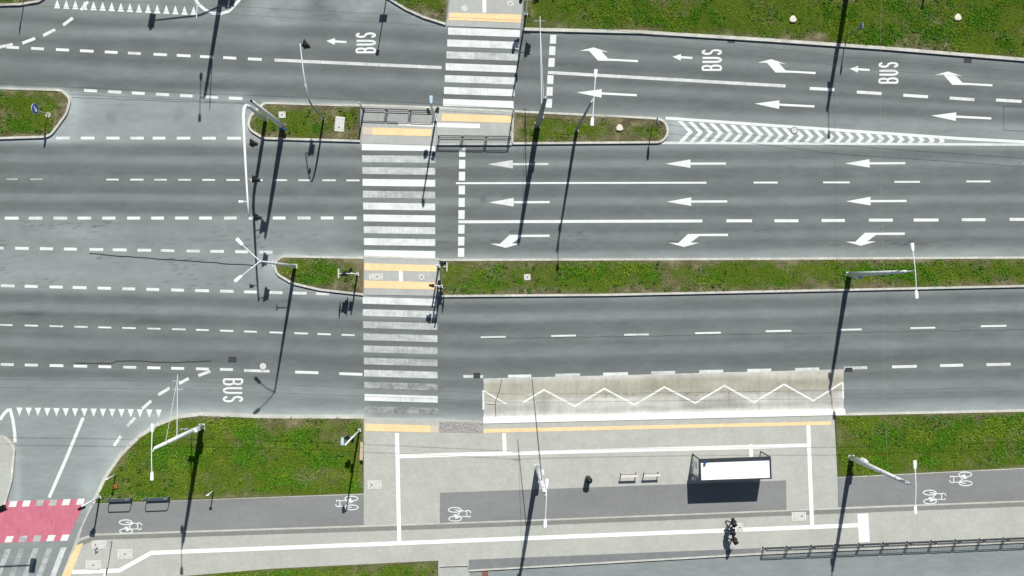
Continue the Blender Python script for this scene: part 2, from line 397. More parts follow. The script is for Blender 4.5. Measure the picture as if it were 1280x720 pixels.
# ------------------------------------------------------------------ bus bay
def bay_warp(x, y):   # y in 0..1 across
    north = np.interp(x, [604,1055], [473.5,462.0]); south = np.interp(x, [604,1055], [525,514.5]); return north+(south-north)*y
bay, bx, by = grid_sheet('bus_bay', 604.5, 1054.5, 180, 0, 1, 40, .006, M['bay'], bay_warp); props(bay, kind='structure')
t = (by-np.interp(bx,[604,1055],[473.5,462]))/52.0
g = np.interp(t, [0,.07,.15,.3,.5,.55,.72,.78,.9,1], [190,182,170,166,172,188,182,178,194,205])
g = g + (vnoise(bx/60, t*7, 41)-.5)*26*(t < .85) + (vnoise(bx/10, t*5, 42)-.5)*10
g = g - 26*np.clip(vnoise(bx/22, t*3+9, 43)-.55, 0, 1)*2*(t > .45)*(t < .85)
g = np.where(((bx > 784) & (bx < 800)), g+10, g)
g = g - 24*(vnoise(bx/2.2, t*26, 45) > .72)*((t > .44) & (t < .56))*smooth(bx, 720, 780)*(1-smooth(bx, 930, 990))
for jx in range(640, 1050, 38):
    g = g - 9*np.exp(-((bx-jx-6*vnoise(np.array(jx*1.0),np.array(3.0),47))/1.2)**2)*(t > .05)
g = g + (vnoise(bx/26, t*9, 46)-.5)*16*(t > .5)*(t < .85) + (vnoise(bx/4, t*1.2, 48)-.5)*9
brown = np.interp(t, [0,.08,.2,.45,.52,1], [.2,.6,1,.9,.35,.05])
col = np.stack([lin(g), lin(g-3*brown), lin(g-15*brown-4), np.ones_like(g)], -1)
col[...,:3] /= 1.10
at = bay.data.color_attributes.new('tone3', 'FLOAT_COLOR', 'POINT'); at.data.foreach_set('color', col.ravel().astype(np.float32))
nt = M['bay'].node_tree
for n in nt.nodes:
    if n.type == 'ATTRIBUTE':
        for l in list(nt.links):
            if l.from_node == n: nt.links.remove(l)
        sc = [q for q in nt.nodes if q.type == 'VECT_MATH'][0]
        nt.links.new(n.outputs['Color'], sc.inputs[0])
        muls = [q for q in nt.nodes if q.type == 'MATH' and not q.inputs[1].is_linked]
        for q in muls: q.inputs[1].default_value = 1.0

# ------------------------------------------------------------------ verges, kerbs
VERGES = []
from mathutils.geometry import delaunay_2d_cdt
def inside(px, py, poly):
    c = np.zeros(px.shape, bool); n = len(poly)
    for i in range(n):
        x0, y0 = poly[i]; x1, y1 = poly[i-1]
        hit = ((y0 > py) != (y1 > py)) & (px < (x1-x0)*(py-y0)/(y1-y0+1e-12)+x0); c ^= hit
    return c
def edge_dist(px, py, poly):
    d = np.full(px.shape, 1e9); n = len(poly)
    for i in range(n):
        ax, ay = poly[i-1]; bx_, by_ = poly[i]; dx, dy = bx_-ax, by_-ay; L2 = dx*dx+dy*dy+1e-9
        t = np.clip(((px-ax)*dx+(py-ay)*dy)/L2, 0, 1); d = np.minimum(d, np.hypot(px-ax-t*dx, py-ay-t*dy))
    return d
def dryness(px, py, ed, dry):
    dn = vnoise(px/38, py/22, 53)*.45+vnoise(px/13, py/9, 55)*.35+vnoise(px/5, py/4, 56)*.2
    return np.clip(dry*1.1+(dn-.5)*2.8+np.clip(1-ed/(9+8*vnoise(px/20, py/20, 57)), 0, 1)*(.75+dry)-.2, 0, 1)
def verge_sheet(pts, z, dry):
    P = np.array(pts, float); x0, y0 = np.maximum(P.min(0), (-120,-120)); x1, y1 = np.minimum(P.max(0), (1400,820))
    gx_, gy_ = np.meshgrid(np.arange(x0, x1, 5.0), np.arange(y0, y1, 4.0)); q = np.stack([gx_.ravel(), gy_.ravel()], 1)+RNG.uniform(-1,1,(gx_.size,2))
    m = inside(q[:,0], q[:,1], pts); q = q[m]; q = q[edge_dist(q[:,0], q[:,1], pts) > 1.2]
    n = len(pts); allp = [Vector((p[0],-p[1])) for p in pts]+[Vector((a,-b)) for a, b in q]
    r = delaunay_2d_cdt(allp, [], [list(range(n))], 1, 1e-4)
    vv = np.array([(p.x,-p.y) for p in r[0]]); fs = [tuple(f) for f in r[2]]
    o = link('verge', [G(a,b,z) for a, b in vv], fs, M['soil']); props(o, kind='structure')
    if o.data.polygons[0].normal.z < 0: o.data.flip_normals()
    d = dryness(vv[:,0], vv[:,1], edge_dist(vv[:,0], vv[:,1], pts), dry)[:,None]
    c = np.array([.074,.112,.012])*(1-d)+d*(np.array([.095,.082,.045])+np.array([.13,.115,.075])*np.clip(1.6*vnoise(vv[:,0]/7, vv[:,1]/5, 58)-.4,0,1)[:,None]); c = np.concatenate([c, np.ones((len(c),1))],1)
    at_ = o.data.color_attributes.new('soilcol','FLOAT_COLOR','POINT'); at_.data.foreach_set('color', c.ravel().astype(np.float32)); return o
def verge(pts, z=.13, kerb_pts=None, kerb_closed=True, dry=.25, kw=2.7, kz=.15):
    o = verge_sheet(pts, z, dry); VERGES.append((pts, z, dry))
    if kerb_pts is None: kerb(pts, kw, kz, True)
    elif kerb_pts: kerb(kerb_pts, kw, kz, kerb_closed)
    return o
m0 = fillet([(-320,103),(0,111),(78,113,16),(89,124,10),(84,142,20),(63,171,18),(0,173),(-320,171)])
verge(m0, dry=.2)
m1 = fillet([(450.5,176.5),(330,173,16),(309,160,12),(314,145,12),(331,129,10),(450.5,132.5)])
verge(m1, dry=.3, kerb_pts=m1, kerb_closed=False)
m2 = fillet([(642.5,139.5),(814,148),(834,150,14),(834,178,14),(640.5,179.5)])
verge(m2, dry=.36, kerb_pts=m2, kerb_closed=False)
m3 = fillet([(454.5,368),(400,362),(366,354,30),(346,342,12),(343,328,8),(354,320.5,8),(454.5,322.5)])
verge(m3, dry=.34, kerb_pts=m3, kerb_closed=False)
m4 = [(549.5,325),(880,324),(1280,322),(1600,321),(1600,352),(1280,357.5),(760,368.5),(551,370)]
verge(m4, dry=.22, kerb_pts=m4, kerb_closed=False)
g1 = [(455,520),(330,519.5),(250,516.5),(222,520),(200,528.5),(175,544),(151,568),(132,596),(117,629),(455,616.5)]
verge(g1, dry=.06, kerb_pts=[(456,521),(330,520.5),(250,517.5),(222,521),(200,529.5),(175,545),(151,569),(132,597),(117,629)], kerb_closed=False, kw=4.2)
kerb([(115,632),(99,667),(78,722),(50,800),(20,900)], 1.6, .125, False)
g3 = [(1043,518.5),(1280,513.5),(1600,506),(1600,569),(1280,584.5),(1046,596)]
verge(g3, dry=-.02, kerb_pts=[(1043,518),(1280,513),(1600,505)], kerb_closed=False)
g2 = [(222,720),(340,710),(548,700),(548,980),(160,980)]
verge(g2, z=.15, dry=-.15, kerb_pts=[])
g4 = [(470,-260),(470,-12),(490,1),(508,12),(530,22),(557,30),(560,0),(566,-260)]
verge(g4, dry=.25, kerb_pts=[(470,-260),(470,-12),(490,1),(508,12),(530,22),(557,30.5)], kerb_closed=False)
g5 = [(656,-260),(655,36),(800,39.5),(960,49.5),(1110,60),(1280,74),(1600,98),(1600,-260)]
verge(g5, dry=.0, kerb_pts=[(653,37),(800,40.5),(960,50.5),(1110,61),(1280,75),(1600,99)], kerb_closed=False, kw=4)
g6 = [(-320,-260),(-320,10),(0,5.5),(25,5),(48,1),(66,-10),(70,-260)]
verge(g6, dry=.3, kerb_pts=[(-320,11),(0,6.5),(25,6),(49,2),(67,-10),(71,-260)], kerb_closed=False)

# ------------------------------------------------------------------ pavements
ZP = .12
pav = sheet('pavement', [(455,522),(549,523),(604,526.5),(1042,517),(1046,596),(1280,584.5),(1600,569),(1600,661),(1280,677.5),(950,692.5),(586,713.5),(585,706.5),(550,707.5),(548.5,720),(548.5,980),(0,980),(50,800),(78,722),(99,667),(117,629),(455,616.5)], ZP, M['slab'], skirt=.14, kind='structure')
top_pav = sheet('pavement', [(562,-260),(562,0),(558,32.5),(650,36),(654,0),(656,-260)], .035, M['slab2'], skirt=.06, kind='structure')
ref_a = sheet('refuge_pavement', [(452,133),(545.5,136),(545.5,182),(452,179)], .03, M['slab2'], skirt=.06, kind='structure')
ref_b = sheet('refuge_pavement', [(546,134),(641,139),(639,181),(546,181)], .14, M['slab2'], skirt=.16, kind='structure')
ref_c = sheet('refuge_pavement', [(455.2,321),(548.5,324.5),(550,370),(455.2,368.5)], .035, M['slab2'], skirt=.06, kind='structure')
lower = sheet('pavement', [(549,706),(587,706),(589,980),(549,980)], .012, M['slab2'], kind='structure')
isl = fillet([(-120,545),(8,546,12),(19,560,12),(15,600),(6,632),(-120,632)])
isl_o = sheet('refuge_pavement', isl, .12, M['slab'], skirt=.14, kind='structure'); kerb(isl, 3.0, .14, True)
kerb([(550,707),(585,706)], 1.6, ZP+.01, False)
kerb([(586,713),(950,692),(1280,677),(1600,660.5)], 1.5, ZP+.012, False)
# kerb of pavement at the crossings (flush, pale line)
kerb([(546,180.6),(639.5,180.6)], 2.2, .15, False)
kerb([(452,131.5),(546,134.5)], 2.6, .045, False); kerb([(546,135),(643,139.5)], 2.6, .15, False)
kerb([(455,320.5),(549,324)], 2.6, .05, False)
kerb([(641.6,140),(640.5,180)], 1.8, .15, False)
# sheets lying on the pavements
def lay(name, pts, z, mat, parent, label=None):
    o = sheet(name, pts, z, M[mat], parent)
    if label: o['label'] = label
    return o
Z1, Z2, Z3 = ZP+.004, ZP+.008, ZP+.012
def path(name, pts):
    o = sheet(name, pts, Z1, M['cycle'], kind='structure'); return o
path('cycle_path', [(106,652),(118,629.5),(455,617.5),(455,656),(119,666.5),(100,672)])
path('cycle_path', [(550,615.5),(982,600),(982.5,637),(550,653)])
path('cycle_path', [(1046,597),(1280,585.5),(1600,570),(1600,610),(1280,625),(1047,633.5)])
edge = [(94,684),(100,675),(120,667.8),(455,657.2),(650,650.5),(1000,636.8),(1280,626),(1600,611)]
mb = MB(); ribbon(mb, edge, 1.3, Z2); mb.build('edge_strip', M['kerb'], pav)
mb = MB(); ribbon(mb, [(p[0]+(1 if p[0] < 110 else 0), p[1]+3.8) for p in edge], 5.2, Z2+.002); mb.build('dark_strip', M['greystrip'], pav)
mb = MB(); ribbon(mb, [(117,628.5),(455,616.8)], 1.3, Z2+.001); ribbon(mb, [(1046,596.3),(1280,584.8),(1600,569.3)], 1.3, Z2+.001); mb.build('edge_strip', M['kerb'], pav)
lay('dark_strip', [(586,699),(950,684.5),(953,690),(586,711.5)], Z1, 'darkstrip', pav)
def strip(pts, w, z, mat, parent, name='guide_strip'):
    mb = MB(); ribbon(mb, pts, w, z); return mb.build(name, M[mat], parent)
strip([(91,714.5),(150,712.5),(190,690.5),(497,678.5),(1072,656)], 5.2, Z3+.004, 'whitepav', pav)
strip([(496.5,541),(498.5,640),(499.5,677)], 5, Z3+.007, 'whitepav', pav)
strip([(499,570),(720,564),(1008,556.5)], 5, Z3, 'whitepav', pav)
strip([(1009.5,531),(1012,600),(1014.5,659)], 5, Z3+.007, 'whitepav', pav)
strip([(630,541.5),(631,565)], 4.6, Z3+.002, 'whitepav', pav)
strip([(938,555),(938.5,572)], 4.6, Z3+.002, 'whitepav', pav)
strip([(1077.5,641.5),(1079.5,677)], 13.5, Z3+.01, 'whitepav', pav)
strip([(213,707),(220,726)], 3.4, Z2, 'whitepav', pav) if False else None
strip([(135,711),(130,724)], 4, Z3, 'whitepav', pav)
lay('tactile_strip', [(456.5,529),(538,531.6),(538,540.3),(456.5,538.3)], Z3, 'tactile', pav)
lay('tactile_strip', [(538,531.6),(548.5,532),(548.5,541),(538,540.3)], Z3, 'tactile_pale', pav)
lay('tactile_strip', [(604.5,536),(1038,526.3),(1038,530.6),(604.5,540.8)], Z3, 'tactile', pav)
lay('tactile_strip', [(96,681),(105,678),(86,728),(74,728)], Z3, 'tactile', pav)
lay('cobble_strip', [(549,527),(604,528),(604,541),(549,540)], Z3, 'cobble', pav)
# white kerb of the bay
vs = []
mb = MB(); ribbon(mb, [(604,525.5),(1055.5,514.7)], 7.2, .17); 
L, R = ribbon_pts([(604,525.5),(1055.5,514.7)], 7.2)
kb = MB()
top = [G(p.x,p.y,.17) for p in L]+[G(p.x,p.y,.17) for p in reversed(R)]; bot = [Vector((p.x,p.y,-.02)) for p in top]
kb.add(top+bot, [(0,1,2,3),(0,4,5,1),(1,5,6,2),(2,6,7,3),(3,7,4,0)])
o = kb.build('kerb', M['whitepav']); props(o, kind='structure')
# crossings: tactile strips on the refuges and the top pavement
lay('tactile_strip', [(562,16),(652,18.4),(651,28.6),(560.5,25)], .045, 'tactile', top_pav)
strip([(605,-60),(605.5,16)], 4.6, .045, 'whitepav', top_pav)
lay('tactile_strip', [(553,142.5),(641,145.2),(640,154),(552,151.5)], .148, 'tactile', ref_b)
lay('tactile_strip', [(466,159.5),(540,161.5),(539,170.5),(466,168.5)], .04, 'tactile', ref_a)
lay('tactile_strip', [(454,159.2),(466,159.5),(466,168.5),(454,168.2)], .04, 'tactile_pale', ref_a)
strip([(546.5,156.6),(600,158)], 5.4, .15, 'whitepav', ref_b); strip([(498,154.5),(545,156.5)], 4.6, .042, 'whitepav', ref_a)
lay('tactile_strip', [(455.5,329),(545.5,331.5),(545.5,339.5),(455.5,338)], .045, 'tactile', ref_c)
lay('tactile_strip', [(455.5,350.5),(546,353),(546,362),(455.5,360)], .045, 'tactile', ref_c)
strip([(501,339),(501.4,352)], 4.6, .05, 'whitepav', ref_c)

# ------------------------------------------------------------------ road markings (parts of the road)
ZM = .005
def mark(name, fn, z=ZM, mat='paint', parent=road, label=None):
    mb = MB(); fn(mb); o = mb.build(name, M[mat], parent, wear=True)
    if label: o['label'] = label
    return o
def dashes(name, segs, w, wear=.14, z=ZM):
    w *= .93
    def fn(mb):
        for s in segs:
            x0, x1, y0 = s[:3]; y1 = s[3] if len(s) > 3 else y0; ww = wear+random.uniform(-.06,.16)
            if len(s) > 4: ww = s[4]
            ribbon(mb, [(x0,y0),(x1,y1)], w, z, wear=max(0,ww))
    return mark(name, fn)
def row(xs, ys, ln=16.5):     # dash start xs with heights interpolated
    return [(x, x+ln+random.uniform(-.8,.8), float(np.interp(x, ys[0], ys[1])), float(np.interp(x+ln, ys[0], ys[1]))) for x in xs]
more_l = [-30*k for k in range(10,0,-1)]
ya = ([-300,0,300,330],[42,58.5,73,74.5])
dashes('lane_line', row([-290,-260,-230,-200,-170,-140,-110,-80,-50,-22,8,39,70,100,131,160,192,221,250,279,310], ya), 3.6)
dashes('lane_line', [(343,552,75,84.5),(685,982,90.5,107.5)], 4.2, .2)
dashes('lane_line', [(1012,1043,110.5,112),(1071,1102,115,117),(1129,1160,119,121),(1187,1218,122.5,124.7),(1245,1277,125,126.8),(1304,1335,129,131),(1363,1394,133,135),(1422,1453,137,139)], 4, .12)
dashes('lane_line', row([105,135,165,195,225,256,286], ([100,300],[112.7,123.3])), 3.8)
dashes('lane_line', row([70,101,133,163,191,221,253,284], ([0,300],[172.5,172.8])), 3.8)
dashes('lane_line', [(8,22,224,224,.6),(38,53,224,224,.55)]+row([133,163,193,223,253,283,313,343,373,403,433], ([0,450],[224,225.5]), 16), 2.2)
dashes('lane_line', row(more_l+[6,36,67,97,128,159,189,219,249,280,311,341,372,401,430], ([-300,0,450],[272,272.7,272.5])), 4)
dashes('lane_line', row(more_l+[-12,19,50,80,112,141,172,201,233,263,294,324], ([-300,0,340],[305,310,315.3])), 3.8)
dashes('lane_line', row(more_l+[1,31,62,91,122,153,183,214,244,275,305,336,366,395], ([-300,0,410],[348,357,367.3])), 3.8)
dashes('lane_line', row(more_l+[0,31,62,93,123,153,184,215,245,275,305,337,368,397,427], ([-300,0,240,443],[398,406,412,419])), 2.2)
dashes('lane_line', row(more_l+[1,31,62,92,123,154,184,214,245,275], ([-300,0,291],[449,455.4,462]))+[(305,337,463,464),(369,398,465,466),(424,453,467,468)], 3.6)
dashes('lane_line', [(601,632,421.5,421),(689,720,420,419.3),(780,811,418.5,418),(869,901,416.5,415.8),(957,989,414,413.4),(1050,1077,412.2,411.7),(1138,1169,410.2,409.6),(1226,1258,407.8,407.2),(1315,1346,405.5,405),(1404,1435,403,402.5)], 2.3)
dashes('lane_line', [(579,604,470.5,470.6),(635,664,470.3,469.8),(694,725,469,468.2),(754,785,467.6,467),(814,844,466,465.2),(874,904,464.4,463.8),(934,964,463,462.4),(994,1024,461.8,461),(1055,1084,460,459.6),(1115,1146,458.6,457.8),(1175,1204,457,456.4),(1233,1263,455.8,455.2),(1292,1322,454,453.5),(1351,1381,452,451.5)], 3.8, .22)
dashes('lane_line', [(570,883,229,228.4)], 2.4, .05)
dashes('lane_line', [(942,972,228.2),(1029,1062,228),(1118,1150,227.3),(1208,1238,226.8),(1297,1328,226.5),(1386,1417,226.2)], 2.4)
dashes('lane_line', [(573,878,277.3,276.2)], 3.9, .08)
dashes('lane_line', [(908,940,276),(968,998,276),(1027,1056,275.6),(1086,1116,275.2),(1142,1173,275),(1202,1232,274.6),(1262,1292,274.2),(1321,1351,274),(1380,1410,273.8)], 4)
dashes('guide_line', [(-1,16,59,55.5),(28,44,54,48),(54,69,44.5,37),(79,91,31.5,22.5),(101,110,12.5,2)], 4, .1, ZM+.004)
dashes('guide_line', [(248,263,469.5,464),(224,236,479.5,473),(198,212,493.5,485),(178,189,511,501),(159,169,533,522),(142.5,151,557.5,545)], 4, .12, ZM+.004)
def zebra(rows, wears, th):
    def fn(mb):
        for (xl, yl, xr, yr), w in zip(rows, wears):
            n = 5
            for k in range(n):
                a, b = k/n, (k+1)/n
                q = lambda t: (xl+(xr-xl)*t, yl+(yr-yl)*t)
                p0, p1 = q(a), q(b); ww = max(0, w+random.uniform(-.06,.06))
                quad(mb, [(p0[0],p0[1]-th/2),(p1[0],p1[1]-th/2),(p1[0],p1[1]+th/2),(p0[0],p0[1]+th/2)], ZM, ww)
    mark('zebra_crossing', fn)
zebra([(560.2-1.05*k, 38.8+14.85*k, 650-1.35*k, 42+14.8*k) for k in range(7)], [.18,.24,.42,.2,.24,.2,.12], 8.8)
zebra([(452.3+.33*k, 183.5+14.8*k, 544, 184.5+14.85*k) for k in range(10)], [.08,.45,.40,.08,.50,.20,.12,.32,.2,.05], 8.6)
zebra([(453.3+.3*k, 375.4+15.15*k, 546.5+.08*k, 378+15.15*k) for k in range(10)], [.22,.38,.48,.46,.52,.56,.38,.66,.17,.73], 8.4)
def stop_a(mb):
    for x, y in ((691.5,49),(690.5,63.3),(689.5,78),(688,99.5),(687.2,114.2),(686.3,129)):
        quad(mb, [(x-3.6,y-5.6),(x+4,y-5.3),(x+3.4,y+5.6),(x-4.2,y+5.4)], ZM, .2)
mark('stop_line', stop_a)
def stop_b(mb):
    for k, y in enumerate((190.5,205.3,220.2,237.5,253,268.3,286.5,301.5,315.6)):
        x = 578-.18*k; quad(mb, [(x-4,y-5.5),(x+3.8,y-5.5),(x+3.6,y+5.5),(x-4.1,y+5.5)], ZM, .12)
mark('stop_line', stop_b)
def arrow(tip, base, tail, hw=5.3, sw=2.7, w=.12):
    def fn(mb):
        d = (Vector(tail)-Vector(tip)).normalized(); n = Vector((-d.y,d.x)); b = Vector(base); t = Vector(tail)
        quad(mb, [tip, tuple(b+n*hw), tuple(b-n*hw)], ZM, w)
        quad(mb, [tuple(b+n*sw/2), tuple(t+n*sw/2), tuple(t-n*sw/2), tuple(b-n*sw/2)], ZM, w)
    mark('direction_arrow', fn)
for dx, dy in ((0,0),(222,-.6),(446,-1),(668,-1.5)):
    arrow((610+dx,205.3+dy),(641+dx,205.2+dy),(685.5+dx,205+dy), w=.3 if dx < 10 else .15)
    arrow((611.5+dx,253+dy*1.4),(642+dx,252.8+dy*1.4),(687+dx,252.6+dy*1.4), w=.1)
for dx, dy in ((0,0),(222,14),(443,29),(665,44)):
    arrow((721+dx,115.5+dy),(752+dx,116.8+dy),(796+dx,119+dy), w=.06)
turn = [(1131,290.6),(1131,293.6),(1095,293.6),(1084,301.8),(1095,301.8),(1076,307.2),(1057,302),(1069,302.2),(1081,291)]
for dx, dy in ((0,0),(-221,1.5),(-444,2.6),(222,-1)):
    mark('direction_arrow', lambda mb: quad(mb, [(x+dx,y+dy) for x, y in turn], ZM, .1))
rturn = [(797.5,77.8),(797.5,75.2),(760,73.2),(751.5,64),(761,65.4),(742,59.2),(725,63.6),(736.5,63.6),(747.5,75.8),(771,76.2)]
for dx, dy in ((0,0),(222,14.8),(443,30.2),(665,46)):
    mark('direction_arrow', lambda mb: quad(mb, [(x+dx,y+dy) for x, y in rturn], ZM, .06))
for x, y in ((408,51.2),(840.5,71),(1062,86)): arrow((x,y),(x+10.5,y+.6),(x+25,y+1.4), 4.2, 2.7, .12)
def stroke_text(x0, y0, x1, y1, flip, w=2.5):
    """BUS: letter height runs along x, letters stacked along y"""
    def arc(cx, cy, rx, ry, a0, a1, n=10): return [(cx+rx*math.cos(math.radians(a0+(a1-a0)*k/n)), cy+ry*math.sin(math.radians(a0+(a1-a0)*k/n))) for k in range(n+1)]
    B = [[(0,0),(0,1)], [(0,1),(.45,1)]+arc(.5,.77,.34,.23,90,-90)+[(0,.54)], [(.1,.54),(.5,.54)]+arc(.52,.27,.40,.27,90,-90)+[(0,0)]]
    U = [[(0.04,1),(.04,.3)]+arc(.46,.3,.42,.3,180,360)+[(.88,1)]]
    Sx = [arc(.45,.76,.38,.24,20,270)+arc(.45,.26,.40,.26,90,-165)]
    lw = (abs(y1-y0)-2*1.8)/3
    def fn(mb):
        q = [ZM]
        for i, L in enumerate((B,U,Sx)):
            for st_ in L:
                pts = []
                for (u, vv) in st_:
                    a = w/2+(abs(x1-x0)-w)*vv; b = i*(lw+1.8)+w*.45+(lw-w)*u/.92
                    if not flip: pts.append((x1-a, y1-b))     # letter tops point west, reads upward
                    else: pts.append((x0+a, y0+b))
                q[0] += .0005; ribbon(mb, pts, w, q[0], wear=.1)
    mark('bus_lettering', fn)
stroke_text(444.5,40,470,66.5,False); stroke_text(877,61,902.5,88.5,False); stroke_text(1098,77,1123,104.5,False); stroke_text(278.5,473,304,503.5,True)
def tri_row(cent, w, h, up):
    def fn(mb):
        for x, y in cent:
            if up: quad(mb, [(x-w/2,y+h/2),(x+w/2,y+h/2+.3),(x,y-h/2)], ZM, .08)
            else: quad(mb, [(x-w/2,y-h/2),(x+w/2,y-h/2),(x,y+h/2)], ZM, .1)
    mark('give_way_line', fn)
tri_row([(71.5+11.37*k, 4.8+.58*k) for k in range(16)], 7.8, 11, True)
tri_row([(24.3+11.6*k, 514.6+.17*k) for k in range(16)], 8, 10.4, False)
def arc_line(pts, w, wear=.1):
    mark('edge_line', lambda mb: ribbon(mb, pts, w, ZM+.003, wear=wear))
arc_line([(243,-3),(248,5),(256,12),(266,16.5),(276,17.3),(286,14),(293,7),(299,0),(302,-5)], 3.6)
arc_line([(0,524.5),(6,516),(10,512.5),(13,512.5),(16,524),(18.3,540),(19,553)], 4)
arc_line([(104,522),(82,575),(61.5,622)], 4)
# hatched nose
def hatch(mb):
    topl = lambda x: 147.6+(x-832)*.0695 if x < 1200 else 173.2+(x-1200)*.055
    ribbon(mb, [(832,147.6),(1200,173.2),(1300,178.4)], 3.6, ZM+.002, wear=.1)
    ribbon(mb, [(825,178.5),(1000,179.4),(1300,181)], 3, ZM+.002, wear=.22)
    for k in range(26):
        ax = 863+12.6*k
        mid = (topl(ax)+179.3)/2+ .5
        h = (179.3-topl(ax))/2-1.2
        if h < 2: break
        rx = 14.5*h/14.5
        quad(mb, [(ax-rx-2.5,mid-h),(ax-rx+3.4,mid-h),(ax+3.2,mid),(ax-2.8,mid)], ZM, .1)
        quad(mb, [(ax-2.8,mid),(ax+3.2,mid),(ax-rx+3.4,mid+h),(ax-rx-2.5,mid+h)], ZM, .18)
mark('hatching', hatch)
# bay zigzag
def zig(mb):
    for a, b in (((604.5,488.5),(633,505)),):
        ribbon(mb, [a,b], 2, .011, wear=.15)
    ribbon(mb, [(653,503.5),(680,487.3),(718.5,507.8),(755.5,485.8),(793,506),(830.5,483.7),(869,503.8),(905.5,482),(942.5,502.7),(980,480.4),(1016.5,500.8),(1053,478)], 2.3, .011, wear=.12)
    ribbon(mb, [(1053.5,478),(1054,499)], 2, .012, wear=.12)
    ribbon(mb, [(604,488),(604.3,512)], 2.2, .012, wear=.12)
    ribbon(mb, [(604,473.8),(1055,462.3)], 1.2, .011, wear=.45)
mark('zigzag_line', zig, mat='paintbay', parent=bay)
# red cycle crossing and the zebra beside it
redp = sheet('cycle_crossing', [(8,626.5),(108,623.5),(84,676),(-20,679.5),(-70,681),(-70,629)], ZM, M['red'], kind='structure')
def redm(mb):
    for k in range(-3, 6):
        x = 17.2+16.6*k+ (1.2 if k == 5 else 0); y = 629-.55*k+.8
        quad(mb, [(x-4,y-3.6),(x+5,y-3.9),(x+2.6,y+3.7),(x-6.6,y+3.9)], ZM+.004, .5 if k in (2,3) else .12)
        x = 12.4+17.4*k-17.4*.02; y = 674-.45*k
        if k < 5: quad(mb, [(x-3.5,y-3.8),(x+5.5,y-4),(x+2.5,y+3.7),(x-6.6,y+3.9)], ZM+.004, .5 if k in (1,2) else .12)
mark('crossing_edge', redm, parent=redp)
def zz(mb):
    for k, w in zip(range(-4, 5), (.4,.4,.4,.35,.5,.62,.5,.55,.3)):
        x = 9+17.3*k
        quad(mb, [(x-2,686.5-.5*k),(x+5,686.2-.5*k),(x-18,745),(x-25,745)], ZM, w)
mark('zebra_crossing', zz)
# bicycle symbols on the cycle path
def bike(cx, cy, rot180, z=Z2+.003):
    def fn(mb):
        s = -1 if rot180 else 1
        T = lambda pts: [(cx+s*x, cy+s*y) for x, y in pts]
        el = lambda x, y, rx, ry: [(x+rx*math.cos(a*math.pi/10), y+ry*math.sin(a*math.pi/10)) for a in range(20)]
        ribbon(mb, T(el(-6,-5.2,8,3)), 1.25, z, True, .12); ribbon(mb, T(el(-5.5,5.8,8,3)), 1.25, z, True, .12)
        for i_, p in enumerate(([(-6,-5.2),(3,-4.2),(9,-3.4)], [(9,-4.4),(9,3.6)], [(13.5,-3.6),(10,-4.6),(9,-3.4)], [(13.5,-3.6),(14,-1.2)], [(9,3.4),(13,3.6),(13.2,1.6)], [(9,3),(1,3.4),(-5.5,5.8)], [(1,3.4),(-2,0),(3,-4)])):
            ribbon(mb, T(p), 1.2, z+.0005*(i_+1), wear=.15)
        quad(mb, T([(-8,1),(-4,0),(-1,3.5),(-4,6.5)]), z+.005, .1)
    mark('bicycle_marking', fn, parent=pav)
bike(164,657.5,False); bike(434,628.5,True); bike(574.5,642,False); bike(1167,620.5,False); bike(1200,598.5,True)
# bitumen sealed cracks, plus one trolley wire shadow painted in the same colour
def crack_or_shadow(pts, w, parent=road, z=.004):
    mb = MB(); q = []
    for a, b in zip(pts[:-1], pts[1:]):
        n = max(2, int(abs(b[0]-a[0])+abs(b[1]-a[1]))//9)
        for k in range(n): q.append((a[0]+(b[0]-a[0])*k/n+random.uniform(-.5,.5), a[1]+(b[1]-a[1])*k/n+random.uniform(-.5,.5)))
    q.append(pts[-1]); ribbon(mb, q, w, z); mb.build('sealed_crack', M['tar'], parent)
crack_or_shadow([(112,317),(160,321),(260,328),(318,332)], 1.4)
crack_or_shadow([(93,453.5),(138,454.5),(146,452),(175,451),(192,453),(220,453),(245,452),(264,451.5)], 1.3)
crack_or_shadow([(1254.5,133),(1255,163),(1290,164.5)], .5); crack_or_shadow([(1254.5,133),(1290,134)], .5); crack_or_shadow([(90,122),(310,130)], .45); crack_or_shadow([(600,423.5),(1280,412)], .4)  # third call paints the upper trolley wire's cast shadow as a dark line
crack_or_shadow([(627,474),(624,490),(619,503),(620,522)], .7, bay, .012); crack_or_shadow([(606,505),(619,506)], .7, bay, .0125)

# ------------------------------------------------------------------ poles, lamps, signals
Zup = Vector((0,0,1))
def lamp_head(parent, c, d, mat='whitemetal', L=.62, Wd=.27):
    """flat lantern: tapered body with a lens underneath; d points from the arm outwards"""
    d = Vector((d[0],d[1],0)).normalized(); n = Vector((-d.y,d.x,0)); mb = MB()
    c = Vector(c); vs = []
    for z, k in ((-.05,.8),(.02,1),(.07,.72)):
        for t, wd in ((-.5,.55),(-.25,.9),(.35,1),(.5,.8)):
            for sg in (-1,1): vs.append(c+d*(t*L*(.96 if z > .05 else 1))+n*(sg*Wd*.5*wd*k)+Zup*z)
    f = []
    for l in range(2):
        o = l*8; p = o+8
        for a in range(3):
            f += [(o+2*a,o+2*a+2,p+2*a+2,p+2*a),(o+2*a+1,p+2*a+1,p+2*a+3,o+2*a+3)]
        f += [(o,p,p+1,o+1),(o+6,o+7,p+7,p+6)]
    for a in range(3): f += [(2*a,2*a+1,2*a+3,2*a+2),(16+2*a,16+2*a+2,16+2*a+3,16+2*a+1)]
    mb.add(vs, f); h = mb.build('lamp_head', M[mat], parent)
    l = MB(); l.box(c-Zup*.055, L*.55, Wd*.6, .02, math.atan2(d.y,d.x)); l.build('lens', M['paleblue'], h)
